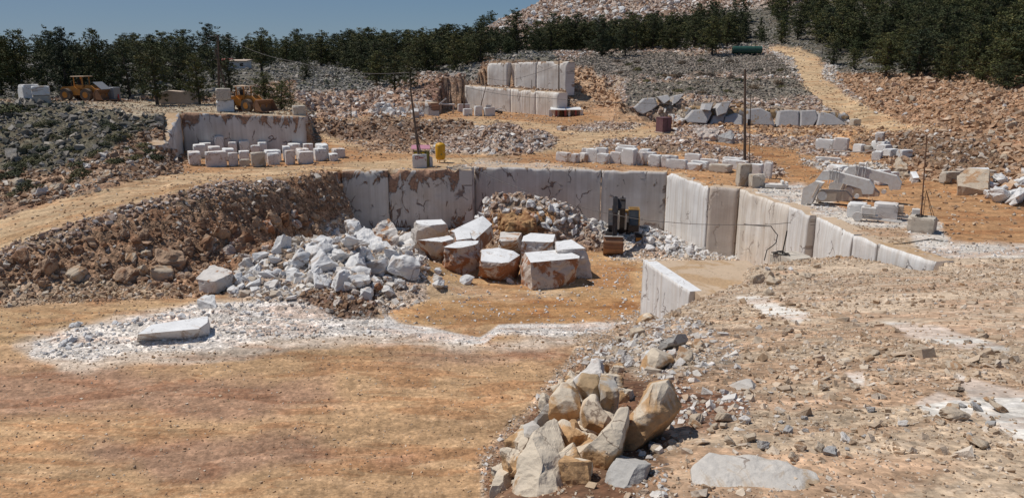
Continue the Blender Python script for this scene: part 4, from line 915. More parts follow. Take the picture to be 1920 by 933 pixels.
boulder('huge tilted white slab leaning across the left rock pile', [(678,420,66),(752,476,61),(740,480,60.5),(699,478,60.5),(648,458,62)], None, drop=1.0, seed=16, amp=.22, mats=('white_rough','white_rough'), white=False)
boulder('tan upright boulder against the rust-stained face', [(705,414,69.5),(730,410,70),(742,425,69),(748,452,67.5),(700,448,68)], None, drop=2.0, seed=17, amp=.2, mats=('rough2','rough2'), white=False)
boulder('dark rusty boulder half buried at the left of the pile', [(447,505,53),(480,508,53),(478,516,51.5),(445,522,50.5)], None, drop=1.1, seed=18, amp=.15, mats=('topw','rough'), tol=.7)
boulder('big weathered brown boulder at the foot of the right slope', [(1795,330,63.5),(1815,314,64.5),(1853,314,64.5),(1855,318,63)], [(1795,352,61.5),(1852,357,60.5),(1856,345,62)], seed=19, amp=.08, mats=('topw','tanr'), tol=.97)
boulder('big rounded tan boulder above the low blocks on the right', [(1668,312,71),(1685,296,72),(1698,304,71.5),(1704,318,70)], None, drop=2.0, seed=20, amp=.25, mats=('tanr','tanr'), white=False)
boulder('small bright boulder with a white face right of the rounded one', [(1707,322,68.6),(1718,321,68.6),(1724,333,67.4),(1712,334,67.6)], None, drop=1.2, seed=21, amp=.1, mats=('topw','rough2'), tol=.5)
boulder('round red-and-white boulder beyond the purple box', [(1297,240,97),(1320,238,98),(1350,244,97),(1345,256,95),(1310,256,95)], None, drop=1.6, seed=22, amp=.3, mats=('rough','rough'), white=False)
boulder('grey wedge-shaped boulder beside the red-and-white one', [(1345,255,95),(1370,244,96),(1378,252,95.5),(1372,262,94)], None, drop=1.2, seed=23, amp=.1, mats=('greyr','greyr'), white=False)
boulder('flat pale yellow boulder lying high on the orange slope', [(1728,229,104),(1748,219,106),(1768,226,105),(1768,234,103.5),(1735,238,103)], None, drop=.8, seed=24, amp=.12, mats=('tanr','tanr'), white=False)
boulder('white-streaked rock standing on the white chip ridge', [(372,562,44),(390,550,44.3),(402,556,44),(407,574,43)], None, drop=.9, seed=25, amp=.16, mats=('white_rough','white_rough'), white=False)
boulder('rounded pale rock at the left tip of the chip ridge', [(64,628,40.5),(80,624,40.7),(97,634,40.4),(80,642,40)], None, drop=.75, seed=26, amp=.14, mats=('rough2','rough2'), white=False)
boulder('small pale rock beside the rounded one at the ridge tip', [(54,646,39.8),(72,642,40),(79,652,39.5),(60,656,39.3)], None, drop=.5, seed=27, amp=.12, mats=('rough2','rough2'), white=False)
boulder('pale yellow knobbly rock among the grey slabs', [(1268,208,117),(1290,198,118),(1310,205,117.5),(1290,222,115),(1262,226,115)], None, drop=2.2, seed=28, amp=.5, mats=('tanr','tanr'), white=False)
boulder('white knobbly rock below the yellow one among the grey slabs', [(1255,215,115.5),(1268,210,116),(1284,226,114.5),(1270,232,113.5)], None, drop=1.8, seed=29, amp=.4, mats=('rough2','rough2'), white=False)
boulder('orange rock between two grey slabs under the tall pole', [(1375,190,117.5),(1398,194,117.5),(1397,212,116.5),(1372,206,116.5)], None, drop=2.2, seed=30, amp=.4, mats=('clay','clay'), white=False)
# flat sawn slab on the chip ridge
boulder('thick white sawn slab lying flat on the chip ridge', [(258,626),(284,608),(390,592),(389,604),(372,616)], [(256,642),(363,637),(388,613)], -14.1, zb=-14.86, seed=31, amp=.03, mats=('topw','white_rough'), name='marble_slab', cat='marble slab')
boulder('flat white slab on the wet ground right of the mast block', [(1797,446,46.8),(1812,442,47.4),(1851,448,46.6),(1845,453,45.9),(1800,450,46.3)], None, drop=.3, seed=32, amp=.03, mats=('topw','white_rough'), name='marble_slab', cat='marble slab')
# pile of angular white rocks, each one its own boulder
def rock_protos(n, seed0, amp, mat, pts=9, cuts=3, bev=.02):
    out = []
    for s in range(n):
        r = np.random.default_rng(seed0 + s)
        cube = np.array([(x, y, z) for x in (-1, 1) for y in (-1, 1) for z in (-1, 1)], float) * r.uniform(.4, 1.0, (8, 3))
        P = np.concatenate([cube, r.normal(size=(3, 3)) * .6]) * np.array([.5, .42, .34])
        bm = bmesh.new()
        for p in P: bm.verts.new(p)
        bmesh.ops.convex_hull(bm, input=bm.verts); bmesh.ops.delete(bm, geom=[v for v in bm.verts if not v.link_faces], context='VERTS')
        bmesh.ops.dissolve_limit(bm, angle_limit=R(8), verts=bm.verts, edges=bm.edges)
        bmesh.ops.bevel(bm, geom=list(bm.edges), offset=bev, segments=1 if bev < .04 else 3, affect='EDGES', profile=.6)
        bmesh.ops.triangulate(bm, faces=bm.faces)
        for _ in range(cuts):
            bmesh.ops.subdivide_edges(bm, edges=[e for e in bm.edges if e.calc_length() > .09], cuts=1); bmesh.ops.triangulate(bm, faces=[f for f in bm.faces if len(f.verts) > 3])
        bm.normal_update(); C = np.array([v.co[:] for v in bm.verts])
        k = fbm(C[:, 0] * 3 + s, C[:, 1] * 3 + C[:, 2] * 4, s, 4)
        k3 = fbm(C[:, 0] * 9 + s, C[:, 1] * 8 + C[:, 2] * 9, s + 5, 3)
        for v, q, q3 in zip(list(bm.verts), k, k3): v.co += v.normal * (float(q) * amp * 1.6 + float(q3) * amp * .5)
        me = bpy.data.meshes.new('boulder'); bm.to_mesh(me); bm.free(); me.materials.append(M[mat]); out.append(me)
    return out
RPW = rock_protos(6, 50, .05, 'white_rough'); RPB = rock_protos(5, 70, .06, 'rough2'); RPT = rock_protos(8, 90, .05, 'tanr', bev=.06); RPG = rock_protos(4, 120, .05, 'greyr'); RPR = rock_protos(4, 140, .07, 'rough', bev=.06); RPK = rock_protos(6, 160, .10, 'bankr', bev=.08)
def stone(me, x, y, z, s, label, group, name='boulder', tilt=.5, cat='rock', sq=(1, 1, 1)):
    o = link(name, me, None, None, (x, y, z), (random.gauss(0, tilt), random.gauss(0, tilt), random.uniform(0, 6.28)), (s * sq[0] * random.uniform(.8, 1.25), s * sq[1] * random.uniform(.8, 1.2), s * sq[2] * random.uniform(.8, 1.25)))
    return tag(o, label, cat, group)
def scatter(poly, n, smin, smax, protos, label, group, name='boulder', lift=.12, tilt=.5, pw=2.0, sq=(1, 1, 1), stuff=False):
    xs = [p[0] for p in poly]; ys = [p[1] for p in poly]; done = []
    k = 0
    while len(done) < n and k < n * 40:
        k += 1
        u = random.uniform(min(xs), max(xs)); v = random.uniform(min(ys), max(ys))
        if sdist(np.array([u]), np.array([v]), poly)[0] < 0: continue
        g = G(u, v); dr = dirn(u, v)
        if g.z - dr.z / dr.y * g.y > .7: continue      # a steep face, nothing rests there
        s = smin * (smax / smin) ** (random.random() ** pw)
        if any((g - q).length < (s + t) * .33 for q, t in done): continue
        done.append((g, s))
    if not done: return
    zz = hfull([g.x for g, _ in done], [g.y for g, _ in done])
    if stuff:      # too many rocks of this kind to list one by one: one mesh
        bm = bmesh.new(); mats = []
        for (g, s), z in zip(done, zz):
            me = random.choice(protos); n0 = len(bm.verts); f0 = len(bm.faces); bm.from_mesh(me); bm.verts.ensure_lookup_table(); bm.faces.ensure_lookup_table()
            if me.materials[0] not in mats: mats.append(me.materials[0])
            k = mats.index(me.materials[0])
            for f in bm.faces[f0:]: f.material_index = k
            T_ = Matrix.Translation((g.x, g.y, float(z) + s * lift)) @ Euler((random.gauss(0, tilt), random.gauss(0, tilt), random.uniform(0, 6.28))).to_matrix().to_4x4() @ Matrix.Diagonal((s * sq[0] * random.uniform(.8, 1.25), s * sq[1] * random.uniform(.8, 1.2), s * sq[2] * random.uniform(.8, 1.25), 1))
            bmesh.ops.transform(bm, matrix=T_, verts=bm.verts[n0:])
        me = bpy.data.meshes.new('loose_rubble'); bm.to_mesh(me); bm.free()
        for m_ in mats: me.materials.append(m_)
        return tag(link('loose_rubble', me), group, 'rubble', kind='stuff')
    for (g, s), z in zip(done, zz): stone(random.choice(protos), g.x, g.y, float(z) + s * lift, s, label, group, name, tilt, sq=sq)
L_ = 'angular white boulder in the jumbled heap at the left of the pit'
scatter([(430,552),(455,490),(560,462),(640,430),(700,440),(760,450),(790,480),(790,545),(700,565),(560,545)], 108, .55, 2.1, RPW + RPW[:3] + RPB[:3], L_, 'white boulders heaped at the left of the pit', pw=1.5)
scatter([(600,520),(590,470),(660,440),(770,450),(785,520),(700,550)], 12, 1.4, 2.4, RPW + RPW + RPB[:2], 'large angular white boulder topping the heap at the left of the pit', 'large white boulders on the left heap', lift=.08)
scatter([(800,540),(760,480),(790,450),(850,470),(960,470),(960,540)], 14, .7, 1.3, RPW[:3] + RPB, 'broken rock wedged between the big boulders of the pit pile', 'rocks between the big pit boulders')
scatter([(895,425),(895,370),(960,375),(1000,385),(1130,405),(1130,445),(1000,440)], 46, .7, 1.8, RPB + RPW[:2] + RPR[:1], 'rounded pale rock on the heap against the grey back face', 'rocks heaped against the back face')
scatter([(1190,430),(1250,430),(1325,468),(1300,484),(1210,470)], 26, .5, 1.2, RPW + RPB[:2], '', 'larger white rocks in the low heap right of the excavator', stuff=True)
scatter([(595,560),(640,535),(705,535),(706,575),(650,580)], 16, .35, .9, RPR + RPB[:1], 'dark brown rock on the small heap at the edge of the cut', 'rocks at the edge of the cut')
# ---------------------------------------------------------------- foreground rocks, each shaped after its outline, with real depth
def outline_rock(label, px, D, thick=.8, bulge=.4, mat='fgrock', seed=0, lean=1.0, amp=.05, group=None, name='boulder', cat='boulder'):
    if seed <= 14: D = D * .90
    vs = [p[1] for p in px]; vm = (max(vs) + min(vs)) / 2; um = (max(p[0] for p in px) + min(p[0] for p in px)) / 2
    if seed <= 14: px = [(um + (u - um) * 1.14, vm + (v - vm) * 1.12) for u, v in px]
    ring = [PY(u, v, D + (vm - v) / F * D * lean) for u, v in px]
    # denser outline
    den = []
    for i in range(len(ring)):
        a, b = ring[i], ring[(i + 1) % len(ring)]
        den += [a, a.lerp(b, .5)]
    ring = den; n = len(ring); c = sum(ring, Vector()) / n
    ex = max((p - c).length for p in ring)
    nrm = Vector((-.15, -1, .25 + .5 * lean)).normalized()
    bm = bmesh.new(); r = random.Random(seed)
    lv = [(1.0, 0, None), (.93, .35, None), (.72, .78, None), (.4, .98, None)]
    rings = []
    for s, h, _ in [(.9, -1.6, 0), (1.0, -.5, 0)] + lv:
        hh = h * bulge * ex if h > 0 else h * thick * .5
        rings.append([bm.verts.new(c + (p - c) * s * (1 + (r.uniform(-.03, .03) if s < 1 else 0)) + nrm * (hh * (r.uniform(.85, 1.15) if h > 0 else 1))) for p in ring])
    cap = bm.verts.new(c + nrm * bulge * ex * 1.03); cb = bm.verts.new(c - nrm * thick * .85)
    for a, b in zip(rings, rings[1:]):
        for i in range(n): bm.faces.new((a[i], a[(i + 1) % n], b[(i + 1) % n], b[i]))
    for i in range(n):
        bm.faces.new((rings[-1][i], rings[-1][(i + 1) % n], cap)); bm.faces.new((rings[0][(i + 1) % n], rings[0][i], cb))
    bmesh.ops.recalc_face_normals(bm, faces=bm.faces)
    for _ in range(3): bmesh.ops.subdivide_edges(bm, edges=bm.edges, cuts=1, use_grid_fill=True, smooth=.3)
    rr = np.random.default_rng(seed + 900)
    for q in range(0 if seed == 26 else 16):      # flat fracture planes
        nn = (Vector(rr.normal(size=3)) * .75 + nrm * 1.0).normalized(); ext = max((v.co - c).dot(nn) for v in bm.verts); lim = ext * rr.uniform(.58, .86)
        for v in bm.verts:
            k_ = (v.co - c).dot(nn) - lim
            if k_ > 0: v.co -= nn * k_ * .97
    bm.normal_update(); C = np.array([v.co[:] for v in bm.verts]); q = 2.6
    k = fbm(C[:, 0] * q + seed, C[:, 2] * q + C[:, 1] * q, seed, 4); k2 = fbm(C[:, 0] * 7 + seed, C[:, 2] * 7 + C[:, 1] * 5, seed + 4, 5)
    rid = 1 - np.abs(fbm(C[:, 0] * 1.6 + C[:, 2] * .8 + seed, C[:, 2] * 1.1 - C[:, 0] * .6, seed + 2, 3)) * 3
    for v, a, b, g in zip(list(bm.verts), k, k2, rid): v.co += v.normal * (a * amp * 1.3 * ex + b * amp * .55 * ex + max(g - .8, 0) * -.22 * amp * ex * 3)
    bmesh.ops.translate(bm, verts=bm.verts, vec=-c)
    for f in bm.faces: f.smooth = False
    me = bpy.data.meshes.new(name); bm.to_mesh(me); bm.free(); me.materials.append(M[mat])
    return tag(link(name, me, None, None, c), label, cat, group)
FG = [
 ('biggest orange-bottomed boulder at the lower left of the foreground mound', [(1004,816),(1035,788),(1054,841),(1060,885),(1072,935),(1075,1010),(955,1010),(956,940),(963,910),(974,872)], 8.3, 1.2, .42, 1),
 ('oval tan boulder above the biggest orange-bottomed one', [(1033,747),(1057,721),(1079,731),(1087,775),(1065,790),(1048,792),(1033,781)], 10.3, .8, .4, 2),
 ('boulder wedged right of the biggest one, under the oval tan one', [(1041,796),(1076,785),(1090,828),(1082,858),(1057,846)], 9.4, .8, .4, 3),
 ('upright boulder with a rusty foot in the middle of the rocky shoulder', [(1090,746),(1117,743),(1130,766),(1144,786),(1128,808),(1113,821),(1090,805)], 10.0, .8, .42, 4),
 ('flat grey boulder at the head of the rocky shoulder', [(1080,712),(1092,700),(1120,704),(1127,744),(1112,744),(1095,738)], 10.9, .7, .3, 5),
 ('grey boulder right of the flat one at the head of the shoulder', [(1126,708),(1145,706),(1158,730),(1157,750),(1148,776),(1130,765)], 10.5, .7, .4, 6),
 ('long pointed tan boulder in the middle of the foreground', [(1101,841),(1128,812),(1160,774),(1172,772),(1174,800),(1161,844),(1140,905),(1112,917),(1090,888)], 8.6, .9, .42, 7),
 ('largest pale flat-faced boulder of the foreground', [(1230,698),(1258,716),(1275,755),(1245,797),(1220,816),(1174,840),(1170,812),(1176,778),(1198,728)], 9.4, .8, .22, 8),
 ('knobbly pale rock at the lower left tip of the mound', [(922,913),(935,885),(956,868),(972,872),(968,905),(960,935),(950,990),(918,960)], 8.6, .8, .5, 9),
 ('dark orange rock behind the knobbly tip', [(963,868),(978,820),(992,812),(992,840),(975,872)], 9.6, .7, .4, 10),
 ('small white rock on the edge above the dark orange one', [(982,795),(998,786),(1012,800),(1004,818),(984,816)], 9.9, .5, .5, 11),
 ('long grey rock edge left of the oval boulder', [(1000,790),(1022,760),(1034,748),(1034,776),(1012,798)], 10.6, .6, .35, 12),
 ('grey split rock at the bottom of the foreground', [(1167,841),(1195,838),(1217,872),(1208,897),(1182,937),(1150,975),(1128,940),(1142,888)], 7.9, .7, .25, 13),
 ('small tan rock under the long pointed boulder', [(1060,925),(1090,915),(1100,925),(1090,990),(1050,990)], 7.9, .7, .4, 14),
 ('brown boulder at the corner of the white bench side', [(1192,600),(1200,588),(1235,585),(1246,591),(1228,606),(1200,612)], 22.2, 1.6, .4, 15),
 ('long grey rock high on the mound crest', [(1228,646),(1240,632),(1285,622),(1293,632),(1270,646),(1240,653)], 15.2, .8, .4, 16),
 ('rust-orange rock near the mound crest', [(1200,690),(1206,668),(1222,652),(1265,660),(1268,672),(1240,686),(1212,696)], 13.0, .8, .4, 17),
 ('square grey-white rock in the middle of the mound', [(1358,720),(1400,708),(1432,716),(1435,754),(1400,752),(1365,738)], 11.2, .7, .45, 18),
 ('wide flat-bottomed tan rock on the right of the mound', [(1578,846),(1600,839),(1655,848),(1661,858),(1645,873),(1600,870)], 7.85, .35, .5, 19),
 ('grey rock left of the wide flat-bottomed one', [(1507,832),(1530,827),(1556,850),(1545,857),(1512,855)], 8.15, .3, .5, 20),
 ('flat tan square stone in the middle distance of the mound', [(1567,672),(1598,667),(1606,686),(1570,684)], 13.0, .5, .4, 21),
 ('isolated rounded stone near the right edge', [(1846,706),(1858,696),(1880,695),(1876,714),(1858,719)], 12.1, .4, .5, 22),
 ('tan stone near the lower right of the mound', [(1768,888),(1780,878),(1806,886),(1807,905),(1776,904)], 7.35, .3, .5, 23),
 ('white rounded rock beside the chip-covered slab', [(1303,828),(1320,818),(1342,824),(1338,846),(1310,850)], 8.4, .4, .5, 24),
 ('white angular stone above the bottom slab', [(1357,815),(1375,798),(1398,806),(1406,822),(1380,832)], 8.7, .3, .5, 25),
 ('low flat white slab of rock at the bottom edge', [(1290,960),(1296,880),(1330,848),(1400,850),(1450,862),(1530,885),(1550,960)], 6.9, .4, .06, 26),
]
for lb, px, D, th, bl, sd_ in FG:
    outline_rock(lb, px, D, th, bl, 'fgwhite' if sd_ in (11, 18, 24, 25, 26) else ('fggrey' if sd_ in (5, 6, 12, 13, 16, 20) else 'fgrock'), sd_, 1.6 if sd_ == 26 else 1.0, .05 if sd_ != 26 else .035)
RPF = rock_protos(7, 200, .06, 'fgrock', bev=.02)
scatter([(925,905),(960,860),(1000,785),(1040,735),(1080,700),(1160,700),(1180,790),(1100,860),(1080,915),(960,925)], 46, .25, .85, RPF + RPF + RPB[:1], 'iron-stained rock packed between the big boulders of the foreground shoulder', 'rocks packed between the foreground boulders', 'rock', .1, .8, 1.2, (1, 1, 1.1))
scatter([(1110,655),(1190,612),(1300,600),(1340,640),(1300,700),(1240,690),(1150,700),(1090,690)], 60, .12, .42, RPW[:2] + RPB + RPT, 'pale broken stone on the rocky crest of the foreground mound', 'stones on the crest of the mound', 'stone', .2, .4)
scatter([(1180,850),(1260,800),(1420,740),(1600,720),(1700,800),(1500,900),(1300,850)], 60, .06, .26, RPT + RPB[:2] + RPG, 'tan stone lying on the lower part of the gravel mound', 'stones on the lower mound', 'stone', .22, .3, sq=(1, 1, .8))
scatter([(1400,560),(1560,500),(1900,505),(1915,700),(1880,900),(1600,700),(1420,640)], 60, .12, .42, RPT + RPG[:1], 'tan stone scattered on the upper part of the gravel mound', 'stones on the upper mound', 'stone', .16, .3, sq=(1, 1, .55))
scatter([(1400,500),(1440,490),(1560,490),(1520,520),(1430,560)], 24, .25, .8, RPW[:2] + RPT, '', 'larger pale rocks along the far rim of the gravel mound', 'rock', .2, .4, stuff=True)
# rocks in the bank below the haul road: upright weathered boulders in soil
scatter([(10,500),(110,470),(200,440),(330,430),(420,470),(400,530),(300,545),(160,530),(60,540)], 34, .6, 2.0, RPK + RPK + RPT[:2], 'brown boulder standing out of the bank below the haul road', 'boulders in the bank', 'boulder', -.08, .8, 1.8, (1, 1, 1.5))
scatter([(400,440),(520,400),(590,400),(600,440),(520,460),(440,500)], 22, .8, 2.4, RPK + RPR[:2], 'rusty boulder in the steep corner of the bank', 'rusty boulders in the corner of the bank', 'boulder', -.1, .7, 1.8, (1, 1, 1.7))
scatter([(100,620),(250,590),(400,570),(520,575),(300,600),(180,650),(110,660)], 30, .25, .6, RPW[:3], '', 'larger white rocks on the ridge of white chips', 'rock', .15, .4, stuff=True)
# white heap at the right edge, pale rocks at the foot of slopes
scatter([(1850,345),(1890,335),(1960,335),(1960,395),(1880,385),(1840,370)], 42, .6, 1.5, RPW + RPB[:1], 'white broken rock in the heap at the right edge', 'white rocks at the right edge', 'rock', .35, .5)
scatter([(650,215),(700,205),(790,200),(790,222),(660,226)], 30, .9, 2.2, RPW + RPB, '', 'big pale rocks at the foot of the rubble hill', 'rock', .2, .5, stuff=True)
scatter([(880,278),(940,262),(1040,262),(1000,288),(900,290)], 22, .5, 1.3, RPW[:2] + RPB, '', 'larger pale rocks in the rubble beyond the yellow tank', 'rock', .2, .5, stuff=True)
scatter([(0,330),(60,320),(300,270),(340,300),(200,350),(40,390)], 40, .5, 1.3, RPT + RPB, '', 'larger tan rocks on the slope above the haul road', 'rock', .15, .5, stuff=True)
scatter([(1580,165),(1700,160),(1900,190),(1900,330),(1760,300),(1640,230)], 40, .6, 1.9, RPT + RPB, '', 'larger tan rocks on the orange rubble slope', 'rock', .15, .5, stuff=True)
scatter([(900,60),(1000,20),(1100,-10),(1300,10),(1150,50),(1020,75)], 60, 2.0, 4.6, RPW + RPB[:1], '', 'biggest white rocks on the tip that forms the skyline', 'boulder', .2, .6, stuff=True)

# ---------------------------------------------------------------- shape helpers for machines and posts
class MB:
    def __init__(s): s.bm = bmesh.new()
    def box(s, c, d, rot=None, bev=.02):
        r = bmesh.ops.create_cube(s.bm, size=1); vs = r['verts']
        for v in vs: v.co = Vector((v.co.x * d[0], v.co.y * d[1], v.co.z * d[2]))
        if bev:
            e = list({e for v in vs for e in v.link_edges}); b = min(bev, min(d) * .3)
            rr = bmesh.ops.bevel(s.bm, geom=e, offset=b, segments=1, affect='EDGES'); vs = list({v for f in rr['faces'] for v in f.verts} | {v for v in vs if v.is_valid})
        Mx = Matrix.Translation(c) @ (Euler(rot).to_matrix().to_4x4() if rot else Matrix())
        bmesh.ops.transform(s.bm, matrix=Mx, verts=vs); return s
    def cyl(s, a, b, r, r2=None, seg=10, caps=True):
        a = Vector(a); b = Vector(b); d = b - a
        rr = bmesh.ops.create_cone(s.bm, cap_ends=caps, segments=seg, radius1=r, radius2=r if r2 is None else r2, depth=d.length)
        bmesh.ops.transform(s.bm, matrix=Matrix.Translation((a + b) / 2) @ d.to_track_quat('Z', 'Y').to_matrix().to_4x4(), verts=rr['verts']); return s
    def prism(s, pts, axis, a, b):
        """pts: 2D outline; axis 'x': pts are (y, z), extruded in x from a to b; axis 'y': pts are (x, z)"""
        mk = (lambda p, t: (t, p[0], p[1])) if axis == 'x' else ((lambda p, t: (p[0], t, p[1])) if axis == 'y' else (lambda p, t: (p[0], p[1], t)))
        A_ = [s.bm.verts.new(mk(p, a)) for p in pts]; B2 = [s.bm.verts.new(mk(p, b)) for p in pts]; n = len(pts)
        fs = [s.bm.faces.new(A_), s.bm.faces.new(B2[::-1])] + [s.bm.faces.new((A_[(i + 1) % n], A_[i], B2[i], B2[(i + 1) % n])) for i in range(n)]
        bmesh.ops.recalc_face_normals(s.bm, faces=fs); return s
    def tube(s, P, r, seg=6):
        for a, b in zip(P, P[1:]): s.cyl(a, b, r, seg=seg, caps=True)
        return s
    def lathe(s, prof_, c=(0, 0, 0), seg=20):
        c = Vector(c); rings = []
        for rr, z in prof_: rings.append([s.bm.verts.new(c + Vector((rr * math.cos(6.28318 * k / seg), rr * math.sin(6.28318 * k / seg), z))) for k in range(seg)])
        fs = []
        for a, b in zip(rings, rings[1:]):
            for k in range(seg): fs.append(s.bm.faces.new((a[k], a[(k + 1) % seg], b[(k + 1) % seg], b[k])))
        fs.append(s.bm.faces.new(rings[0][::-1])); fs.append(s.bm.faces.new(rings[-1]))
        for f in fs: f.smooth = True
        return s
    def build(s, name, mat, parent=None, loc=None, rot=None, noise_=0):
        if noise_:
            for v in s.bm.verts: v.co += Vector((random.gauss(0, noise_), random.gauss(0, noise_), random.gauss(0, noise_)))
        me = bpy.data.meshes.new(name); s.bm.to_mesh(me); s.bm.free(); me.materials.append(M[mat]); return link(name, me, None, parent, loc, rot)
M['yellow'] = mat_plain('machine_yellow', (.42, .25, .07), .65, 0, .95, (.22, .14, .09))
M['orange'] = mat_plain('machine_orange', (.56, .22, .03), .55, 0, .5, (.33, .2, .11))
M['dark'] = mat_plain('dark_steel', (.035, .033, .035), .5, .3, .35, (.16, .11, .08))
M['rubber'] = mat_plain('dusty_rubber', (.10, .08, .065), .9, 0, .7, (.27, .19, .13))
M['steel'] = mat_plain('worn_bucket_steel', (.33, .18, .10), .6, .2, .6, (.24, .12, .07))
M['bright'] = mat_plain('worn_bright_steel', (.50, .49, .47), .45, .3, .3, (.36, .27, .2))
M['glass'] = mat_plain('dark_glass', (.03, .035, .04), .12, 0, .15, (.2, .16, .12), .6)
M['dusty'] = mat_plain('marble_dusted_steel', (.70, .68, .65), .8, 0, .5, (.52, .43, .34))
M['dustyt'] = mat_plain('tan_dusted_steel', (.55, .45, .36), .85, 0, .5, (.42, .28, .18))
M['tank'] = mat_plain('yellow_tank_paint', (.66, .36, .015), .5, 0, .35, (.42, .2, .04))
M['cabyel'] = mat_plain('yellow_panel', (.60, .40, .02), .6, 0, .3, (.35, .3, .05))
M['olive'] = mat_plain('olive_panel', (.22, .21, .05), .6, 0, .3)
M['pinkp'] = mat_plain('faded_pink_sheet', (.48, .20, .27), .7, 0, .4, (.40, .25, .25))
M['purple'] = mat_plain('purple_paint', (.135, .06, .075), .6, 0, .4, (.25, .16, .13))
M['green'] = mat_plain('dark_green_paint', (.018, .075, .055), .45, 0, .25, (.12, .12, .08))
M['wood'] = mat_plain('weathered_pole_wood', (.12, .085, .065), .85, 0, .3)
M['rustp'] = mat_plain('rusty_tube', (.17, .085, .055), .8, .2, .3)
M['black'] = mat_plain('black_pipe', (.02, .02, .02), .6, 0, .2)
M['cable'] = mat_plain('grey_cable', (.11, .10, .095), .7, 0, .2)
M['hose'] = mat_plain('pale_hose', (.48, .44, .40), .7, 0, .3)
M['roofw'] = mat_plain('white_sheet_roof', (.74, .74, .74), .6, 0, .25, (.5, .45, .4))
M['redr'] = mat_plain('faded_red_sheet', (.33, .07, .06), .7, 0, .3)
M['red'] = mat_plain('red_paint', (.42, .03, .03), .5, 0, .2)
M['greym'] = mat_plain('grey_panel', (.26, .27, .29), .6, 0, .2)

# ---------------------------------------------------------------- excavator facing the camera
g = PY(1168, 449, 69.3)
ex = empty('excavator', (g.x, g.y, g.z + .02), R(-7)); tag(ex, 'dusty yellow and black crawler excavator facing us with its brown bucket on the pit floor', 'excavator')
for sx in (-1, 1):
    pr_ = [(-2.2, .35), (-1.95, .06), (1.95, .06), (2.25, .35), (2.25, .6), (1.9, .9), (-1.9, .9), (-2.2, .62)]
    m = MB().prism(pr_, 'x', sx * 1.35 - .3, sx * 1.35 + .3)
    for k in range(15):
        yy = -1.9 + k * .27; m.box((sx * 1.35, yy, .93), (.64, .17, .06), None, .01)
    for k in range(4): m.box((sx * 1.35, -2.24 + .06 * (k > 1), .3 + k * .17), (.64, .07, .12), None, .01)
    tr = m.build('track', 'dark', ex)
    m = MB()
    for k in range(5): m.cyl((sx * 1.67, -1.5 + k * .75, .3), (sx * 1.72, -1.5 + k * .75, .3), .17, seg=12)
    for yy in (-1.9, 1.9): m.cyl((sx * 1.66, yy, .5), (sx * 1.73, yy, .5), .33, seg=14)
    m.build('roller', 'steel', tr)
    MB().box((sx * 1.35, -2.32, .52), (.5, .06, .42), None, .03).box((sx * 1.62, 0, .55), (.08, 3.2, .28)).build('track_frame', 'orange', tr)
MB().box((0, 0, .62), (2.0, 1.7, .45), None, .08).cyl((0, 0, .8), (0, 0, 1.12), .75, seg=20).build('undercarriage', 'dark', ex)
MB().prism([(-1.25, 1.1), (2.4, 1.1), (2.75, 1.35), (2.75, 2.2), (2.3, 2.35), (.3, 2.35), (-.2, 1.9), (-1.25, 1.6)], 'x', -1.42, -.55).box((.05, .7, 1.5), (1.2, 3.4, .75), None, .05).build('engine_house', 'dark', ex)
MB().prism([(2.1, 1.05), (2.7, 1.05), (3.05, 1.4), (3.05, 2.1), (2.7, 2.35), (2.1, 2.35)], 'x', -1.4, 1.42).build('counterweight', 'yellow', ex)
MB().prism([(.3, 1.1), (2.2, 1.1), (2.2, 2.6), (.6, 2.75), (.3, 2.5)], 'x', .55, 1.42).build('side_panel', 'yellow', ex)
cb = MB().prism([(-1.5, 1.12), (.35, 1.12), (.4, 2.95), (-.95, 2.98), (-1.35, 2.4), (-1.55, 1.7)], 'x', .42, 1.36).build('cab', 'dark', ex)
MB().prism([(-1.56, 1.72), (-1.37, 2.4), (-.98, 2.93), (-1.0, 2.96), (-1.42, 2.44), (-1.6, 1.72)], 'x', .5, 1.27).build('windscreen', 'glass', cb)
MB().prism([(-1.2, 1.9), (-.1, 1.9), (-.1, 2.75), (-.85, 2.75), (-1.15, 2.3)], 'x', 1.362, 1.375).build('side_window', 'glass', cb)
m = MB()
for a, b in (((-1.58, 1.72), (-1.38, 2.42)), ((-1.38, 2.42), (-.97, 3.0)), ((-.97, 3.0), (.42, 2.98)), ((.42, 2.98), (.38, 1.12))):
    m.cyl((1.38, a[0], a[1]), (1.38, b[0], b[1]), .055, seg=6)
m.box((.9, -.3, 3.03), (.98, 1.35, .07), None, .03)
for k in range(6): m.box((.9, -.85 + k * .2, 3.08), (.86, .06, .03), None, .01)
m.build('cab_frame', 'yellow', cb)
MB().cyl((1.38, -1.6, 1.9), (1.55, -1.75, 2.3), .02).box((1.6, -1.78, 2.35), (.2, .05, .32)).build('mirror', 'bright', ex)
MB().cyl((-1.0, 1.2, 2.3), (-1.0, 1.2, 2.95), .07).build('exhaust_pipe', 'dark', ex)
MB().prism([(-.9, 1.25), (-1.5, 1.5), (-2.35, 3.4), (-2.55, 4.25), (-2.25, 4.35), (-1.6, 3.5), (-.7, 1.9)], 'x', -.42, .06).build('boom', 'dark', ex)
MB().cyl((-.5, -1.4, 1.3), (-.5, -2.15, 2.9), .10).cyl((.14, -1.4, 1.3), (.14, -2.15, 2.9), .10).cyl((-.5, -1.9, 2.35), (-.5, -2.2, 3.1), .06).build('boom_cylinder', 'bright', ex)
m = MB().prism([(-2.35, 4.45), (-2.1, 4.15), (-2.75, 3.2), (-3.35, 1.15), (-3.65, 1.2), (-3.35, 3.2), (-2.75, 4.35)], 'x', -1.06, -.62)
m.prism([(-2.4, 4.3), (-2.2, 4.1), (-2.9, 3.3), (-3.0, 3.5)], 'x', -.62, .0)
m.build('stick', 'dark', ex)
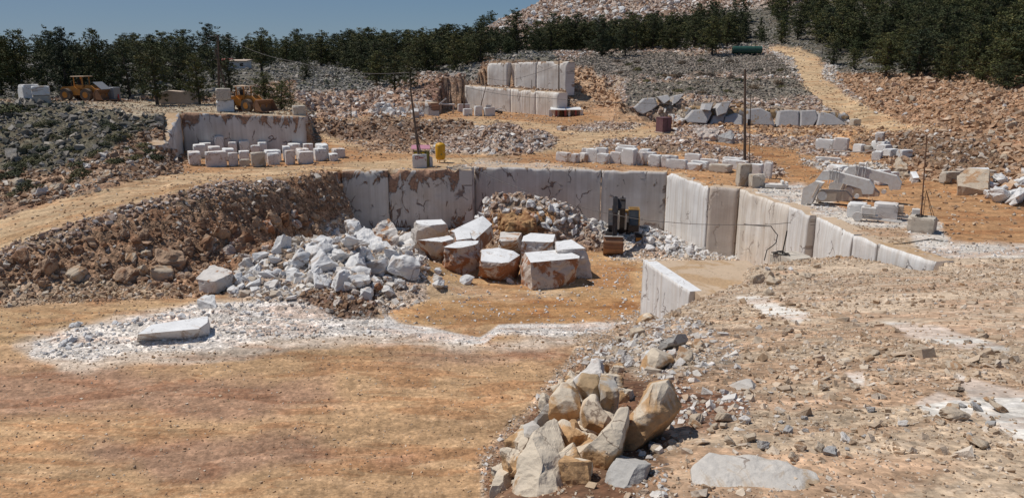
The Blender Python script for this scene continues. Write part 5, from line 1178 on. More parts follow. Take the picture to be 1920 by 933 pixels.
MB().cyl((-.84, -2.5, 4.5), (-.84, -3.3, 2.6), .09).cyl((-.84, -3.3, 2.6), (-.84, -3.6, 1.6), .05).cyl((-1.0, -3.6, 1.6), (-1.0, -3.9, 1.0), .05).cyl((-.2, -2.3, 4.5), (-.25, -1.9, 3.6), .06).build('stick_cylinder', 'dark', ex)
bk = empty('bucket_pivot', (0, 0, 0)); bpy.data.objects.remove(bk)
bp2 = [(-3.3, 1.05), (-3.9, 1.12), (-4.2, .75), (-4.28, .2), (-4.0, -.35), (-3.6, -.62), (-3.45, -.55), (-3.75, -.2), (-3.95, .25), (-3.9, .62), (-3.7, .85), (-3.3, .85)]
m = MB().prism(bp2, 'x', -1.75, -.12); full = [(-3.3, 1.05), (-3.9, 1.12), (-4.2, .75), (-4.28, .2), (-4.0, -.35), (-3.6, -.62), (-3.0, .2)]
m.prism(full, 'x', -1.82, -1.72).prism(full, 'x', -.15, -.05)
for k in range(3): m.box((-.93, -4.30 + k * .03, .1 + k * .28), (1.72, .05, .07), None, .01)
bkt = m.build('bucket', 'steel', ex)
m = MB()
for k in range(5): m.box((-1.62 + k * .34, -3.52, -.68), (.14, .35, .12), (R(25), 0, 0), .02)
m.build('tooth', 'bright', bkt)
MB().box((-.93, -3.75, 1.13), (1.72, .75, .05), (R(-6), 0, 0), .02).build('bucket_back_plate', 'bright', bkt)

# ---------------------------------------------------------------- wheel loaders
def loader(x, y, z, rz, label, flip=1, canopy=True):
    L = empty('wheel_loader', (x, y, z), rz); tag(L, label, 'wheel loader')
    MB().prism([(-3.0, .7), (-3.0, 1.55), (-2.7, 1.75), (-1.0, 1.85), (-.6, 1.5), (-.2, 1.5), (-.1, .7)], 'y', -.85, .85).build('rear_body', 'orange', L)
    MB().prism([(-.1, .7), (-.1, 1.4), (.6, 1.9), (1.3, 1.75), (2.0, 1.0), (2.0, .6)], 'y', -.6, .6).build('front_body', 'orange', L)
    for xx in (-2.0, 1.0):
        for sy in (-1, 1):
            w_ = MB().cyl((xx, sy * .85, .78), (xx, sy * 1.4, .78), .78, seg=20).build('wheel', 'rubber', L)
            m = MB().cyl((xx, sy * 1.38, .78), (xx, sy * 1.44, .78), .38, seg=14); m.build('rim', 'orange', w_)
    cbn = MB().box((-.5, 0, 1.75), (1.3, 1.3, .5), None, .05).build('cab_base', 'orange', L)
    m = MB()
    for xx in (-1.1, .15):
        for sy in (-.6, .6): m.cyl((xx, sy, 1.8), (xx, sy, 3.0), .07, seg=6)
    m.build('cab_pillar', 'orange', L)
    MB().box((-.4, 0, 3.05), (2.0, 1.6, .12), (0, R(-1), 0), .04).build('canopy', 'roofo', L)
    MB().box((-.6, 0, 2.0), (.55, .55, .25)).box((-.85, 0, 2.35), (.12, .55, .6)).build('seat', 'dark', L)
    MB().cyl((-.15, 0, 1.9), (.05, 0, 2.4), .04).build('steering_column', 'dark', L)
    for sy in (-.55, .55): MB().prism([(.5, 1.75), (.6, 2.0), (1.4, 1.9), (2.6, .85), (2.5, .55), (1.3, 1.55)], 'y', sy - .09, sy + .09).build('lift_arm', 'orange', L)
    b = MB().prism([(2.3, .1), (3.6, .08), (3.6, .14), (2.55, .25), (2.45, .9), (2.85, 1.45), (2.7, 1.5), (2.2, .95)], 'y', -1.45, 1.45)
    for sy in (-1.45, 1.4): b.prism([(2.3, .1), (3.6, .08), (2.85, 1.45), (2.3, 1.0)], 'y', sy, sy + .05)
    b.build('bucket', 'steel', L)
    MB().cyl((-2.3, .3, 1.75), (-2.3, .3, 2.35), .06).build('exhaust_pipe', 'dark', L)
    return L
M['roofo'] = mat_plain('faded_canopy', (.62, .45, .30), .6, 0, .3)
g = PY(152, 188.5, 100); L1 = loader(g.x + .8, 100, gz(g.x, 100) + .02, R(-12), 'orange wheel loader with an open canopy parked on the left plateau')
MB().box((2.45, 0, 1.9), (1.5, 1.7, .1), (0, R(38), 0), .03).build('bucket_inner_plate', 'greym', L1)  # slanted grey inner plate of the loader's tipped bucket
g = PY(462, 206, 95); loader(g.x, 95.6, gz(g.x, 95.6) + .02, R(-25), 'dusty yellow wheel loader behind the stacked pair of blocks')
g = PY(200, 190, 101); o = MB().box((0, 0, .85), (1.5, 1.2, 1.7), None, .05).box((-.2, -.62, 1.0), (.35, .04, .8)).box((.35, -.62, 1.0), (.2, .04, .8)).cyl((-.3, 0, 1.7), (-.3, 0, 1.9), .1).build('generator_cabinet', 'greym', None, (g.x + .9, 101, gz(g.x, 101)), (0, 0, R(-15))); tag(o, 'grey metal cabinet behind the bucket of the orange loader', 'cabinet')
g = PY(217, 191, 101); o = MB().lathe([(.3, 0), (.33, .05), (.32, .45), (.34, .5), (.32, .55), (.32, .88), (.28, .92)]).build('oil_drum', 'red', None, (g.x + .2, 101, gz(g.x, 101))); tag(o, 'small red drum right of the grey cabinet', 'drum')

# ---------------------------------------------------------------- compressed-air tank, switch cabinet, hoses at the pit rim
g = G(826, 307); yb = g.y + .6; zb = gz(g.x, yb)
tk = empty('air_tank', (PY(826, 300, yb).x, yb, zb)); tag(tk, 'yellow upright air tank on short legs at the rim of the pit', 'tank')
MB().lathe([(.05, .28), (.35, .32), (.50, .45), (.54, .6), (.54, 1.85), (.50, 2.0), (.32, 2.12), (.06, 2.17)], seg=28).build('tank_shell', 'tank', tk)
for k in range(3):
    a = 2.1 * k + .4; MB().box((.42 * math.cos(a), .42 * math.sin(a), .22), (.08, .08, .46), (0, 0, a)).build('leg', 'tank', tk)
MB().cyl((0, 0, 2.15), (0, 0, 2.3), .05).cyl((.12, 0, 2.12), (.12, 0, 2.22), .03).build('valve', 'dark', tk)
MB().cyl((.15, -.56, .95), (.15, -.5, .95), .10, seg=14).build('manhole', 'olive', tk)
MB().cyl((-.3, -.52, 1.75), (.5, -.35, 1.1), .025).build('air_hose', 'hose', tk)
yb = 79.5; c = PY(791, 300, yb); zb = gz(c.x, yb)
cbt = empty('switch_cabinet', (c.x, yb, zb), R(4)); tag(cbt, 'yellow switch cabinet with a pink sheet roof behind the leaning pole', 'cabinet')
MB().box((0, 0, .85), (1.62, .7, 1.55), None, .02).build('cabinet_body', 'olive', cbt)
for xx, ww in ((-.6, .3), (.0, .62)): MB().box((xx, -.36, .95), (ww, .03, 1.25), None, .01).build('door_panel', 'cabyel', cbt)
m = MB()
for xx in (-.8, -.3, .4, .8):
    m.box((xx, -.37, .95), (.05, .05, 1.6)); m.cyl((xx, -.3, 1.6), (xx, -.3, 1.95), .025)
m.build('frame', 'dark', cbt)
MB().box((-.08, 0, 2.05), (1.95, 1.2, .05), (R(14), 0, 0), .01).build('roof', 'pinkp', cbt)
def hosepile(name, label, cx, cy, cz, r, n, mat, rad=.03, h=.25, seed=1, cat='hose'):
    rr = random.Random(seed); m = MB(); P = []
    for k in range(n):
        a = k * .55; q = r * rr.uniform(.35, 1); P.append((cx + q * math.cos(a), cy + q * .8 * math.sin(a), cz + abs(math.sin(k * .8)) * h * rr.random() + rad))
    m.tube(P, rad, 5); o = m.build(name, mat); return tag(o, label, cat)
c = PY(860, 305, 78); hosepile('coiled_hose', 'tangle of pale hose on the ground right of the yellow tank', c.x, 77.6, gz(c.x, 77.6), 1.5, 40, 'hose', .035, .35, 2)
c = PY(848, 309, 76); hosepile('coiled_hose', 'dark hose lying along the rim below the yellow tank', c.x + 1, 76.0, gz(c.x, 76.0), 1.6, 30, 'black', .04, .1, 3)
c = PY(750, 315, 76.2); zz_ = gz(c.x, 76.2); st = empty('lifting_jig', (c.x, 76.2, zz_)); tag(st, 'small tubular frame on a slab left of the block with red paint marks', 'frame')
MB().box((0, 0, .1), (1.5, .8, .14), None, .02).build('base', 'dusty', st)
m = MB()
for x0 in (-.45, 0, .4): m.cyl((x0 - .18, -.2, .15), (x0, 0, .95), .03, seg=5).cyl((x0 + .18, -.2, .15), (x0, 0, .95), .03, seg=5).cyl((x0, .25, .15), (x0, 0, .95), .03, seg=5)
m.build('tube', 'rustp', st)
bb = stoneblk; m = MB()   # red paint marks on the block: a square and a wavy scrawl
fy = -bb.scale.y / 2 - .012
def stroke(pts): m.tube([(x, fy, z) for x, z in pts], .028, 4)
stroke([(-.40, 1.30), (-.40, 1.02), (-.16, 1.02), (-.16, 1.28), (-.40, 1.30)]); stroke([(-.06, 1.05), (.02, 1.25), (.14, 1.12), (.24, 1.18), (.34, 1.10), (.42, 1.22)]); stroke([(-.06, 1.18), (.3, 1.2)])
pm = m.build('paint_mark', 'red', bb); pm.scale = (1 / bb.scale.x, 1 / bb.scale.y, 1 / bb.scale.z); pm.location = (0, 0, 0)

# ---------------------------------------------------------------- dusty beam machines and saw carts on the right rim
def PZ_(u, v): return PZ(u, v, P1 + .03)
def beam_machine(u0, v0, label, scale=1.0):
    """outline follows the seen side: upright rear box, long beam falling to the right, short nose; in the plane of the rim"""
    o0 = PZ_(u0, v0); Y = o0.y; e = empty('beam_saw', o0); tag(e, label, 'saw machine')
    s = (Y * CP - P1 * SP) / F
    def q(du, dv): return (du * s * 1.18, -(dv - du * .15) * s)
    e.rotation_euler = (0, 0, R(-33))
    MB().prism([q(0, 0), q(1, -30), q(18, -42), q(30, -38), q(22, -22), q(16, 0)], 'y', -.45, .35).build('rear_box', 'dusty', e)
    MB().prism([q(14, -40), q(24, -58), q(36, -58), q(92, -37), q(100, -24), q(99, -12), q(85, -12), q(82, -22), q(38, -41)], 'y', .45, 1.0).build('beam', 'dusty', e)
    MB().prism([q(18, 0), q(20, -22), q(60, -18), q(70, -6), q(70, 0)], 'y', .6, 1.3).build('motor_box', 'dustyt', e)
    w_ = MB(); x, z = q(30, -14); w_.cyl((x, -.35, z), (x, -.2, z), .34, seg=20).build('flywheel', 'dusty', e)
    x, z = q(78, -10); MB().cyl((x, .1, z), (x, .3, z), .17, seg=16).build('pulley', 'dusty', e)
    m = MB()
    for du in (34, 38, 44, 48):
        a = q(du, -34); b = q(du + 1, -60); m.cyl((a[0], .4, a[1]), (b[0], .4, b[1]), .03, seg=5)
    a = q(32, -60); b = q(52, -58); m.cyl((a[0], .4, a[1]), (b[0], .4, b[1]), .04, seg=5); m.box(((a[0] + b[0]) / 2, .5, a[1] + .1), (.35, .3, .2))
    m.build('guide_frame', 'dusty', e)
    a = q(24, -36); b = q(16, -12); MB().cyl((a[0], -.5, a[1]), (b[0], -.5, b[1]), .04, seg=5).build('strut', 'dustyt', e)
    a = q(2, 0); b = q(76, 2); MB().box(((a[0] + b[0]) / 2 - .5, 0, .03), (2.2, .12, .08)).box(((a[0] + b[0]) / 2 + .4, 1.0, .03), (2.6, .12, .08)).build('skid', 'dustyt', e)
    return e
beam_machine(1504, 381, 'left white-dusted beam saw on the rim of the pit')
beam_machine(1553, 373, 'right white-dusted beam saw on the rim of the pit')
def saw_cart(u, v, label, mat):
    o0 = PZ_(u, v); e = empty('wire_saw_cart', o0, R(-28)); tag(e, label, 'wire saw')
    MB().box((.5, 0, .75), (.95, .6, .5), None, .04).box((.4, 0, 1.05), (.4, .35, .12)).build('motor_box', mat, e)
    MB().box((.45, 0, .42), (1.3, .5, .08)).build('chassis', mat, e)
    MB().cyl((-.15, -.42, .33), (-.15, -.28, .33), .32, seg=20).build('drive_wheel', mat, e)
    for sy in (-.2, .25): MB().box((1.1, sy, .2), (3.0, .08, .1), (0, R(2), 0)).build('rail', 'dusty', e)
    m = MB()
    for xx in (-.3, 1.9, 2.5): m.cyl((xx, -.2, 0), (xx, -.2, .2), .03, seg=5).cyl((xx, .25, 0), (xx, .25, .2), .03, seg=5)
    m.build('foot', 'rustp', e)
    return e
saw_cart(1612, 413, 'left wire saw cart on rails below the white block', 'dusty')
sc_ = saw_cart(1663, 409, 'right tan wire saw cart beside the mast block', 'dustyt')
MB().box((1.75, -.1, .6), (.5, .4, .5), None, .03).build('control_box', 'dusty', sc_)
c = PZ_(1455, 352); e = empty('steel_skid', c, R(-10)); tag(e, 'low dusty steel skid lying right of the tan blocks', 'machine frame')
MB().box((0, 0, .2), (1.9, .9, .3), None, .04).build('base', 'dusty', e)
MB().box((.5, 0, .5), (.2, .8, .3)).box((.85, 0, .42), (.16, .8, .25)).build('bracket', 'dusty', e)
c = PY(1432, 322, 63.5); hosepile('coiled_hose', 'pale hoses heaped on the tan block beside the tall rounded block', c.x - .2, 63.6, P1 + 1.25, .55, 22, 'hose', .025, .2, 5)

# ---------------------------------------------------------------- poles, masts, cables
def pole(label, a, b, r0, r1, mat, name='utility_pole', cat='pole', extra=None):
    o0 = Vector(a); e = empty(name, o0); tag(e, label, cat)
    MB().cyl((0, 0, 0), Vector(b) - o0, r0, r1, seg=8).build('shaft', mat, e)
    if extra: extra(e, Vector(b) - o0)
    return e
Ys = stoneblk.location.y; top = PY(768, 152, Ys); bt = PY(785, 291, Ys); bt = Vector((bt.x, Ys, stoneblk.location.z + stoneblk.scale.z - .02))
def brace(e, t):
    MB().cyl((.25, .1, 0), (t.x * .45, .05, t.z * .45), .05, seg=6).build('brace', 'wood', e)
    MB().box((t.x, 0, t.z - .15), (.3, .08, .08)).build('crosspiece', 'wood', e)
pole('leaning dark timber pole braced on the block with red paint marks', bt, top, .13, .08, 'wood', extra=brace)
Y2 = 82.3; gq = PY(1397, 300, Y2); b2 = Vector((gq.x, Y2, gz(gq.x, Y2)))
def ins(e, t):
    MB().cyl((.5, .1, 0), (.1, 0, 7.5), .05, seg=6).build('brace', 'wood', e)
    m = MB(); m.box((.05, 0, t.z - .2), (.5, .08, .1)); m.box((.12, -.05, t.z * .45), (.3, .2, .7)); m.build('bracket', 'dark', e)
pole('tall brown timber pole behind the central yard blocks', b2, PY(1397, 130, Y2), .17, .12, 'wood', extra=ins)
Y3 = mastblk.location.y; bz = mastblk.location.z + mastblk.scale.z - .02; bq = PY(1727, 405, Y3)
def arm(e, t):
    MB().cyl(t, t + Vector((-.9, 0, -.1)), .025, seg=6).build('arm', 'rustp', e)
    m = MB()
    for dx, dy in ((.6, -.2), (.35, .4), (.9, .1)): m.cyl((dx, dy, 0), (.12, 0, 1.7), .02, seg=5)
    m.build('stay', 'rustp', e)
pole('thin leaning brown mast on the block near the saw carts', (bq.x, Y3, bz), PY(1738, 254, Y3), .05, .035, 'rustp', 'lamp_mast', 'mast', arm)
hosepile('coiled_hose', 'black cable coil on top of the block carrying the thin mast', bq.x - .1, Y3 - .1, bz, .45, 22, 'black', .035, .15, 7)
Y4 = 47.9; bz = cabblk.location.z + cabblk.scale.z; bq = PY(1478, 463, Y4); pq = (bq.x, cabblk.location.y, bz - .02)
p4 = pole('short black post on the low block at the foot of the right wall', pq, Vector(pq) + Vector((.18, 0, 1.62)), .045, .045, 'black', 'post', 'post')
hosepile('coiled_hose', 'black hose bundle on the low block at the foot of the right wall', bq.x - .05, cabblk.location.y, bz, .75, 30, 'black', .035, .1, 8)
def gp(u, vb, vt, Y, r, mat, label, extra=None, du=0):
    a = PY(u, vb, Y); a.z = gz(a.x, Y) - .1; return pole(label, a, PY(u + du, vt, Y), r, r * .7, mat, extra=extra)
def tee(e, t): MB().box((0, 0, t.z - .2), (1.9, .1, .12)).cyl((-.8, 0, t.z), (-.8, 0, t.z - .2), .05).cyl((.8, 0, t.z), (.8, 0, t.z - .2), .05).build('crossarm', 'dark', e)
mA = gp(408, 150, 66, 118, .2, 'wood', 'electricity mast with a crossarm above the left trees', tee)
MB().cyl((1.6, 0, -1), (0, 0, 7), .12, seg=6).build('brace', 'wood', mA)
gp(543, 188, 146, 120, .09, 'wood', 'thin pole at the right end of the left plateau')
gp(658, 222, 176, 121, .09, 'wood', 'small pole standing in the rubble hill', None)
gp(870, 208, 138, 139, .13, 'wood', 'dark pole at the left end of the upper white face')
gp(898, 204, 158, 140, .09, 'wood', 'thin pole leaning against the lower white face', None, 14)
gp(1048, 166, 104, 142, .13, 'wood', 'dark pole at the right end of the upper white face')
gp(997, 162, 150, 143, .07, 'wood', 'short post on the ledge between the two white faces')
def cable(label, pts, sag=.5, r=.03, mat='cable', name='cable', n=14):
    P = [Vector(p) for p in pts]; Q = []
    for a, b in zip(P, P[1:]):
        for k in range(n): t = k / n; p = a.lerp(b, t); p.z -= sag * 4 * t * (1 - t); Q.append(p)
    Q.append(P[-1]); o0 = Q[0]; o = MB().tube([q - o0 for q in Q], r, 5).build(name, mat, None, o0); return tag(o, label, 'cable')
mt = PY(408, 68, 118)
cable('power line from the mast to the leaning timber pole', [mt + Vector((.8, 0, 0)), PY(560, 117, 100), PY(768, 136, Ys)], .6, .028)
cable('lower power line falling from the mast towards the rubble hill', [mt + Vector((-.8, 0, -2)), PY(560, 166, 120)], .3, .035)
cable('power line running left from the mast into the trees', [mt, PY(378, 85, 125)], .1, .04)
cable('wire across the upper white faces to the tall brown pole', [PY(872, 163, 138), PY(1025, 184, 120), PY(1397, 192, Y2)], .4, .035)
cable('thin wire sagging in front of the upper white face', [PY(915, 147, 141), PY(960, 150, 141), PY(1046, 122, 142)], .2, .03)
cable('thin saw cable strung across the pit from the tank to the black post',
      [PY(838, 268, 77.8), PY(890, 318, 73.5), PY(965, 350, 70), PY(1060, 380, 66), PY(1160, 404, 62), PY(1250, 416, 58), PY(1385, 421, 52.5), PY(1482, 417, cabblk.location.y)], .08, .022, n=6)
cable('black hose hanging down the streaked face to the low block', [PY(1395,420,52.2), PY(1446, 424, 51), PY(1458, 440, 50.5), PY(1455, 455, 50), PY(1438, 468, 49), PY(1433, 488, 48.6)], .03, .035, 'black', n=5)
cable('dark cable lying from the pit rim to the mast block', [PZ(1675, 458, P1 + .05), PZ(1700, 455, P1 + .05), PZ(1745, 448, P1 + .05), PZ(1770, 452, P1 + .05)], 0, .03, 'black', n=3)
cable('pale pipe lying in front of the blocks at the right slope foot', [PY(1548, 284, 84.0) + Vector((0, 0, .1)), PY(1590, 287, 83) + Vector((0, 0, .1)), PY(1625, 286.5, 83.2) + Vector((0, 0, .1)), PY(1640, 281, 84)], 0, .07, 'hose', n=3)

# ---------------------------------------------------------------- far yard: tanks, sheds, frames
g = G(1400, 104); gt = empty('water_tank', (g.x, g.y, gz(g.x, g.y)), R(-4)); tag(gt, 'long dark green cylindrical tank lying below the pines', 'tank')
hw = 25.5 / F * g.y; MB().cyl((-hw, 0, .95), (hw, 0, .95), .92, seg=22).cyl((-hw - .12, 0, .95), (-hw, 0, .95), .7, .92, 22).cyl((hw, 0, .95), (hw + .12, 0, .95), .92, .7, 22).build('tank_shell', 'green', gt)
m = MB()
for k in (-.5, 0, .5): m.cyl((hw * k - .03, 0, .95), (hw * k + .03, 0, .95), .95, seg=22)
m.build('band', 'green', gt)
for k in (-.6, .6): MB().box((hw * k, 0, .1), (.4, 1.6, .5)).build('saddle', 'dark', gt)
g = G(1246, 251); o0 = Vector((g.x, g.y + .9, gz(g.x, g.y + .9)))
pb = empty('equipment_box', o0, R(28)); tag(pb, 'purple painted metal box standing alone beside the track', 'box')
MB().box((0, 0, 1.1), (1.55, 1.55, 1.95), None, .04).build('body', 'purple', pb)
MB().box((0, 0, .07), (1.75, 1.75, .18), None, .02).build('base', 'dustyt', pb)
MB().box((0, 0, 2.11), (1.65, 1.65, .06), None, .02).build('lid', 'purple', pb)
MB().box((0, -.79, 1.1), (.06, .02, 1.6), None, 0).build('door_seam', 'dark', pb)
g = G(1060, 219); Yh = g.y; c = PY(1061, 219, Yh); z0 = gz(c.x, Yh)
sh = empty('site_shed', (c.x, Yh + .5, z0)); tag(sh, 'long low open shed with a white roof below the upper quarry', 'shed')
wd = 60 / F * Yh
for s in (-1, 1): MB().box((s * wd / 4 - .05 * s, 0, 1.35), (wd / 2 - .25, 2.2, .12), (R(8), 0, 0), .02).build('roof', 'roofw', sh)
for x in (-.48, -.3, -.02, .1, .3, .48): MB().box((wd * x, -.6, .62), (.55 if x in (-.48, .48) else .35, .5, 1.25), None, .02).build('pier', 'dusty' if x in (-.48, .48, .1) else 'redr', sh)
MB().box((0, .9, .6), (wd * .96, .1, 1.2), None, .01).build('rear_wall', 'dustyt', sh)
g = G(832, 213); c = PY(832, 213, g.y); z0 = gz(c.x, g.y)
lf = empty('loading_frame', (c.x, g.y, z0), R(-6)); tag(lf, 'pale steel portal frame with two bays in the upper yard', 'steel frame')
s = g.y / F
for u in (-26, -6, 18): MB().box((u * s, 0, .75), (.22, .3, 1.5), (0, R(4), 0), .02).build('leg', 'dustyt', lf)
MB().box((-16 * s, 0, 1.5), (21 * s, .5, .28), (0, R(-8), 0), .03).box((8 * s, 0, 1.62), (25 * s, .5, .28), (0, R(2), 0), .03).build('beam', 'dusty', lf)
MB().box((-2 * s, 0, 2.1), (18 * s, .4, .22), (0, R(-38), 0), .03).build('raised_arm', 'dusty', lf)
g = G(920, 198); c = PY(925, 202, 139); z0 = gz(c.x, 139); o = empty('rock_drill', (c.x, 139, z0)); tag(o, 'small grey rock drill at the foot of the lower white face', 'rock drill')
MB().box((-.9, 0, .8), (.9, .7, 1.4), None, .05).build('power_unit', 'greym', o); MB().box((.6, 0, .4), (2.2, .8, .35), (0, R(8), 0), .05).build('chassis', 'dark', o)
MB().cyl((0, 0, .5), (1.6, 0, 1.0), .08).build('feed_beam', 'bright', o); MB().cyl((1.0, -.45, .25), (1.0, .45, .25), .25, seg=12).build('wheel', 'rubber', o)
# buildings among the trees far left
Yb = 205
def shed_far(u0, u1, vt, vb, wall, roof, label):
    a, b = PY(u0, vb, Yb), PY(u1, vb, Yb); w_ = b.x - a.x; h = PY(u0, vt, Yb).z - a.z; gz_ = gz((a.x + b.x) / 2, Yb)
    e = empty('site_building', ((a.x + b.x) / 2, Yb, gz_ - .1)); tag(e, label, 'building'); H_ = a.z + h - gz_ + .1
    MB().box((0, 2, H_ / 2), (w_, 4, H_), None, .03).build('wall', wall, e)
    MB().box((0, 2, H_ + .05), (w_ + .5, 4.6, .22), (R(4), 0, 0), .02).build('roof', roof, e)
    for k in (-.25, .25): MB().box((w_ * k, -.02, H_ - 1.0), (.9, .06, .8), None, .01).build('window', 'glass', e)
shed_far(384, 404, 115, 123, 'greym', 'roofw', 'grey cabin with a white roof among the pines far left')
shed_far(404, 425, 112, 122, 'redr', 'redr', 'dull red cabin beside the grey one among the pines')
shed_far(426, 462, 114, 124, 'roofw', 'dustyt', 'long white cabin right of the dull red one')
g = PY(342, 193, 108); c = PY(340, 196, 104)
o = MB().prism([(-2.6, 0), (-2.2, 1.3), (-1.0, 1.75), (.8, 1.6), (2.0, 1.75), (2.6, 0)], 'y', -.9, .9).build('rock_pile_cover', 'dustyt', None, (PY(335, 192, 104).x, 104, gz(PY(335, 192, 104).x, 104))); tag(o, 'pale tarpaulin-covered heap under the trees on the left plateau', 'covered heap')
for nm, cat in (('rock_pile_cover', 'heap'),): pass
# ---------------------------------------------------------------- pines and shrubs
def mat_leaf():
    m, n, b = newmat('pine_foliage'); at = N(n, 'ShaderNodeAttribute', attribute_name='Col'); oi = N(n, 'ShaderNodeObjectInfo').outputs['Random']
    c = mix(n, oi, (.65, .72, .75), (1.6, 1.4, 1.0)); c = mix(n, 1.0, at.outputs['Color'], c, 'MULTIPLY'); n.links.new(c, b.inputs['Base Color'])
    b.inputs['Roughness'].default_value = .75; b.inputs['Specular IOR Level'].default_value = .2; return m
M['leaf'] = mat_leaf(); M['bark'] = mat_plain('pine_bark', (.085, .065, .052), .95, 0, .3, (.16, .14, .13))
def tree_proto(seed, h=8.0, wide=2.3, kind='pine', nb=46, dense=1.0):
    r = np.random.default_rng(seed); bm = bmesh.new(); segs = []
    base = np.zeros(3); bend = r.normal(0, .25, 2)
    def tr(z): f = z / h; return np.array([bend[0] * f * f, bend[1] * f * f, z])
    m = MB(); stems = 1 if r.random() < .7 else 2
    for k in range(6):
        a, b = tr(h * .92 * k / 6), tr(h * .92 * (k + 1) / 6); m.cyl(a, b, .17 * (1 - k / 6.5) + .02, .17 * (1 - (k + 1) / 6.5) + .02, seg=6, caps=False)
    V = []; Cc = []
    z0 = h * (.12 if kind == 'pine' else .06)
    for i in range(nb):
        f = (i + r.random()) / nb; z = z0 + (h - z0) * f
        if kind == 'pine': rad = wide * (1.0 - f ** 2.2) ** .8 * (.5 + .5 * min(1, f * 4)) * r.uniform(.45, 1.2) + .25
        elif kind == 'cone': rad = wide * (1 - f) ** .9 * r.uniform(.7, 1.1) + .12
        else: rad = wide * math.sqrt(max(0, 1 - (2 * f - .75) ** 2 * .75)) * r.uniform(.6, 1.15) + .15
        az = i * 2.4 + r.normal(0, .4); dirv = np.array([math.cos(az), math.sin(az), 0]); a = tr(z); up = r.uniform(-.2, .5) * rad
        tip = a + dirv * rad + np.array([0, 0, up])
        if i % 2 == 0: m.cyl(a - np.array([0, 0, .1]), a + (tip - a) * .85, .045, .012, seg=4, caps=False)
        nc = max(2, int(rad * 3.0 * dense))
        for c in range(nc):
            t = (c + .6 + r.random() * .4) / nc; p = a + (tip - a) * t + r.normal(0, .2, 3)
            cl = r.uniform(.30, .55) * (1.05 - .25 * t); nq = int(24 * dense)
            D = r.normal(size=(nq, 3)); D /= np.linalg.norm(D, axis=1)[:, None]; Q = p + D * (r.uniform(.25, 1, (nq, 1)) ** .6) * cl * np.array([1, 1, .8])
            n1 = r.normal(size=(nq, 3)); n1 /= np.linalg.norm(n1, axis=1)[:, None]; n2 = np.cross(n1, D + .01); n2 /= np.linalg.norm(n2, axis=1)[:, None]
            s = r.uniform(.09, .17, (nq, 1))
            V.append(np.stack([Q - n1 * s, Q + n2 * s * .8, Q + n1 * s], 1).reshape(-1, 3))
            br = r.uniform(.7, 1.35); base_c = np.array([.055, .068, .034]) if r.random() < .7 else np.array([.088, .09, .043])
            Cc.append(np.repeat(base_c[None] * br * r.uniform(.75, 1.25, (nq, 1)), 3, 0))
    V = np.concatenate(V); Cc = np.concatenate(Cc); Fq = np.arange(len(V)).reshape(-1, 3)
    cm = npmesh('crown', V, Fq, Cc); cm.materials.append(M['leaf'])
    tm = bpy.data.meshes.new('trunk'); m.bm.to_mesh(tm); m.bm.free(); tm.materials.append(M['bark'])
    return cm, tm
TP = [tree_proto(s, 8.0, w, k, nb) for s, w, k, nb in ((1, 2.6, 'pine', 50), (2, 2.2, 'pine', 46), (3, 3.0, 'round', 44), (4, 2.0, 'cone', 44), (5, 2.7, 'round', 48), (6, 2.4, 'pine', 40), (7, 1.7, 'cone', 40), (8, 3.2, 'round', 40), (9, 2.8, 'round', 34))]
def tree(x, y, hgt, k, label, group, wide=1.0, name='pine_tree', z=None):
    cm, tm = TP[k]; e = empty(name, (x, y, (gz(x, y) if z is None else z) - .1), random.uniform(0, 6.28)); s = hgt / 8.0; e.scale = (s * wide, s * wide, s)
    tag(e, label, 'tree', group); link('crown', cm, None, e); link('trunk', tm, None, e); return e
treed = []
def hero(u, vb, vt, k, label, wide=1.0, Y=None, group=None):
    g = G(u, vb) if Y is None else PY(u, vb, Y); z = gz(g.x, g.y); top = PY(u, vt, g.y).z
    treed.append((g.x, g.y)); return tree(g.x, g.y, top - z, k, label, group, wide, z=z)
GL = 'pines at the edge of the left plateau'
hero(40, 190, 55, 0, 'broad dark pine at the far left behind the white blocks', 1.1, 106)
hero(128, 188, 50, 2, 'tallest round-topped pine behind the orange loader', 1.0, 108)
hero(190, 188, 54, 0, 'tall pine right of the round-topped one behind the loader', .95, 108)
hero(245, 190, 82, 5, 'dense pine between the loader and the covered heap', 1.1, 107)
hero(295, 196, 80, 1, 'tan-tinged pine with low branches left of the covered heap', 1.2, 101)
hero(340, 188, 78, 4, 'round pine behind the covered heap', 1.0, 110)
hero(375, 198, 100, 0, 'dark pine left of the stacked pair of blocks', 1.1, 103)
hero(5, 190, 70, 4, 'pine cut by the left edge of the picture', 1.1, 104)
hero(85, 189, 95, 5, 'lower pine between the two tallest on the left', 1.2, 112)
hero(160, 190, 90, 3, 'narrow pine in the gap behind the orange loader', 1.3, 115)
hero(215, 190, 92, 4, 'low broad pine in shade right of the loader', 1.2, 114)
hero(270, 190, 98, 3, 'narrow pine behind the tan-tinged one', 1.2, 116)
hero(498, 205, 134, 4, 'dark round pine right of the yellow loader', 1.2, 104)
hero(528, 208, 150, 2, 'low brown-green bushy pine at the right end of the plateau', 1.5, 103)
hero(432, 185, 105, 1, 'pine behind the stacked pair of blocks', 1.2, 122)
hero(706, 160, 95, 0, 'large pine at the foot of the forest above the rubble hill', 1.3)
hero(740, 168, 100, 5, 'large pine right of it at the edge of the rubble hill', 1.3)
hero(770, 165, 100, 1, 'pine close to the top of the leaning pole', 1.2)
hero(700, 150, 100, 2, 'round pine over the grey stony slope', 1.2)
hero(612, 125, 82, 2, 'open-crowned pine with a visible trunk on the grey slope', 1.2)
hero(575, 150, 112, 4, 'low pine on the grey stony slope', 1.4)
hero(852, 138, 62, 1, 'tall pine left of the upper white face', 1.2)
hero(1075, 96, 44, 2, 'round dark pine above the upper quarry crest', 1.3)
hero(1010, 100, 52, 4, 'broad pine above the left end of the upper white face', 1.5)
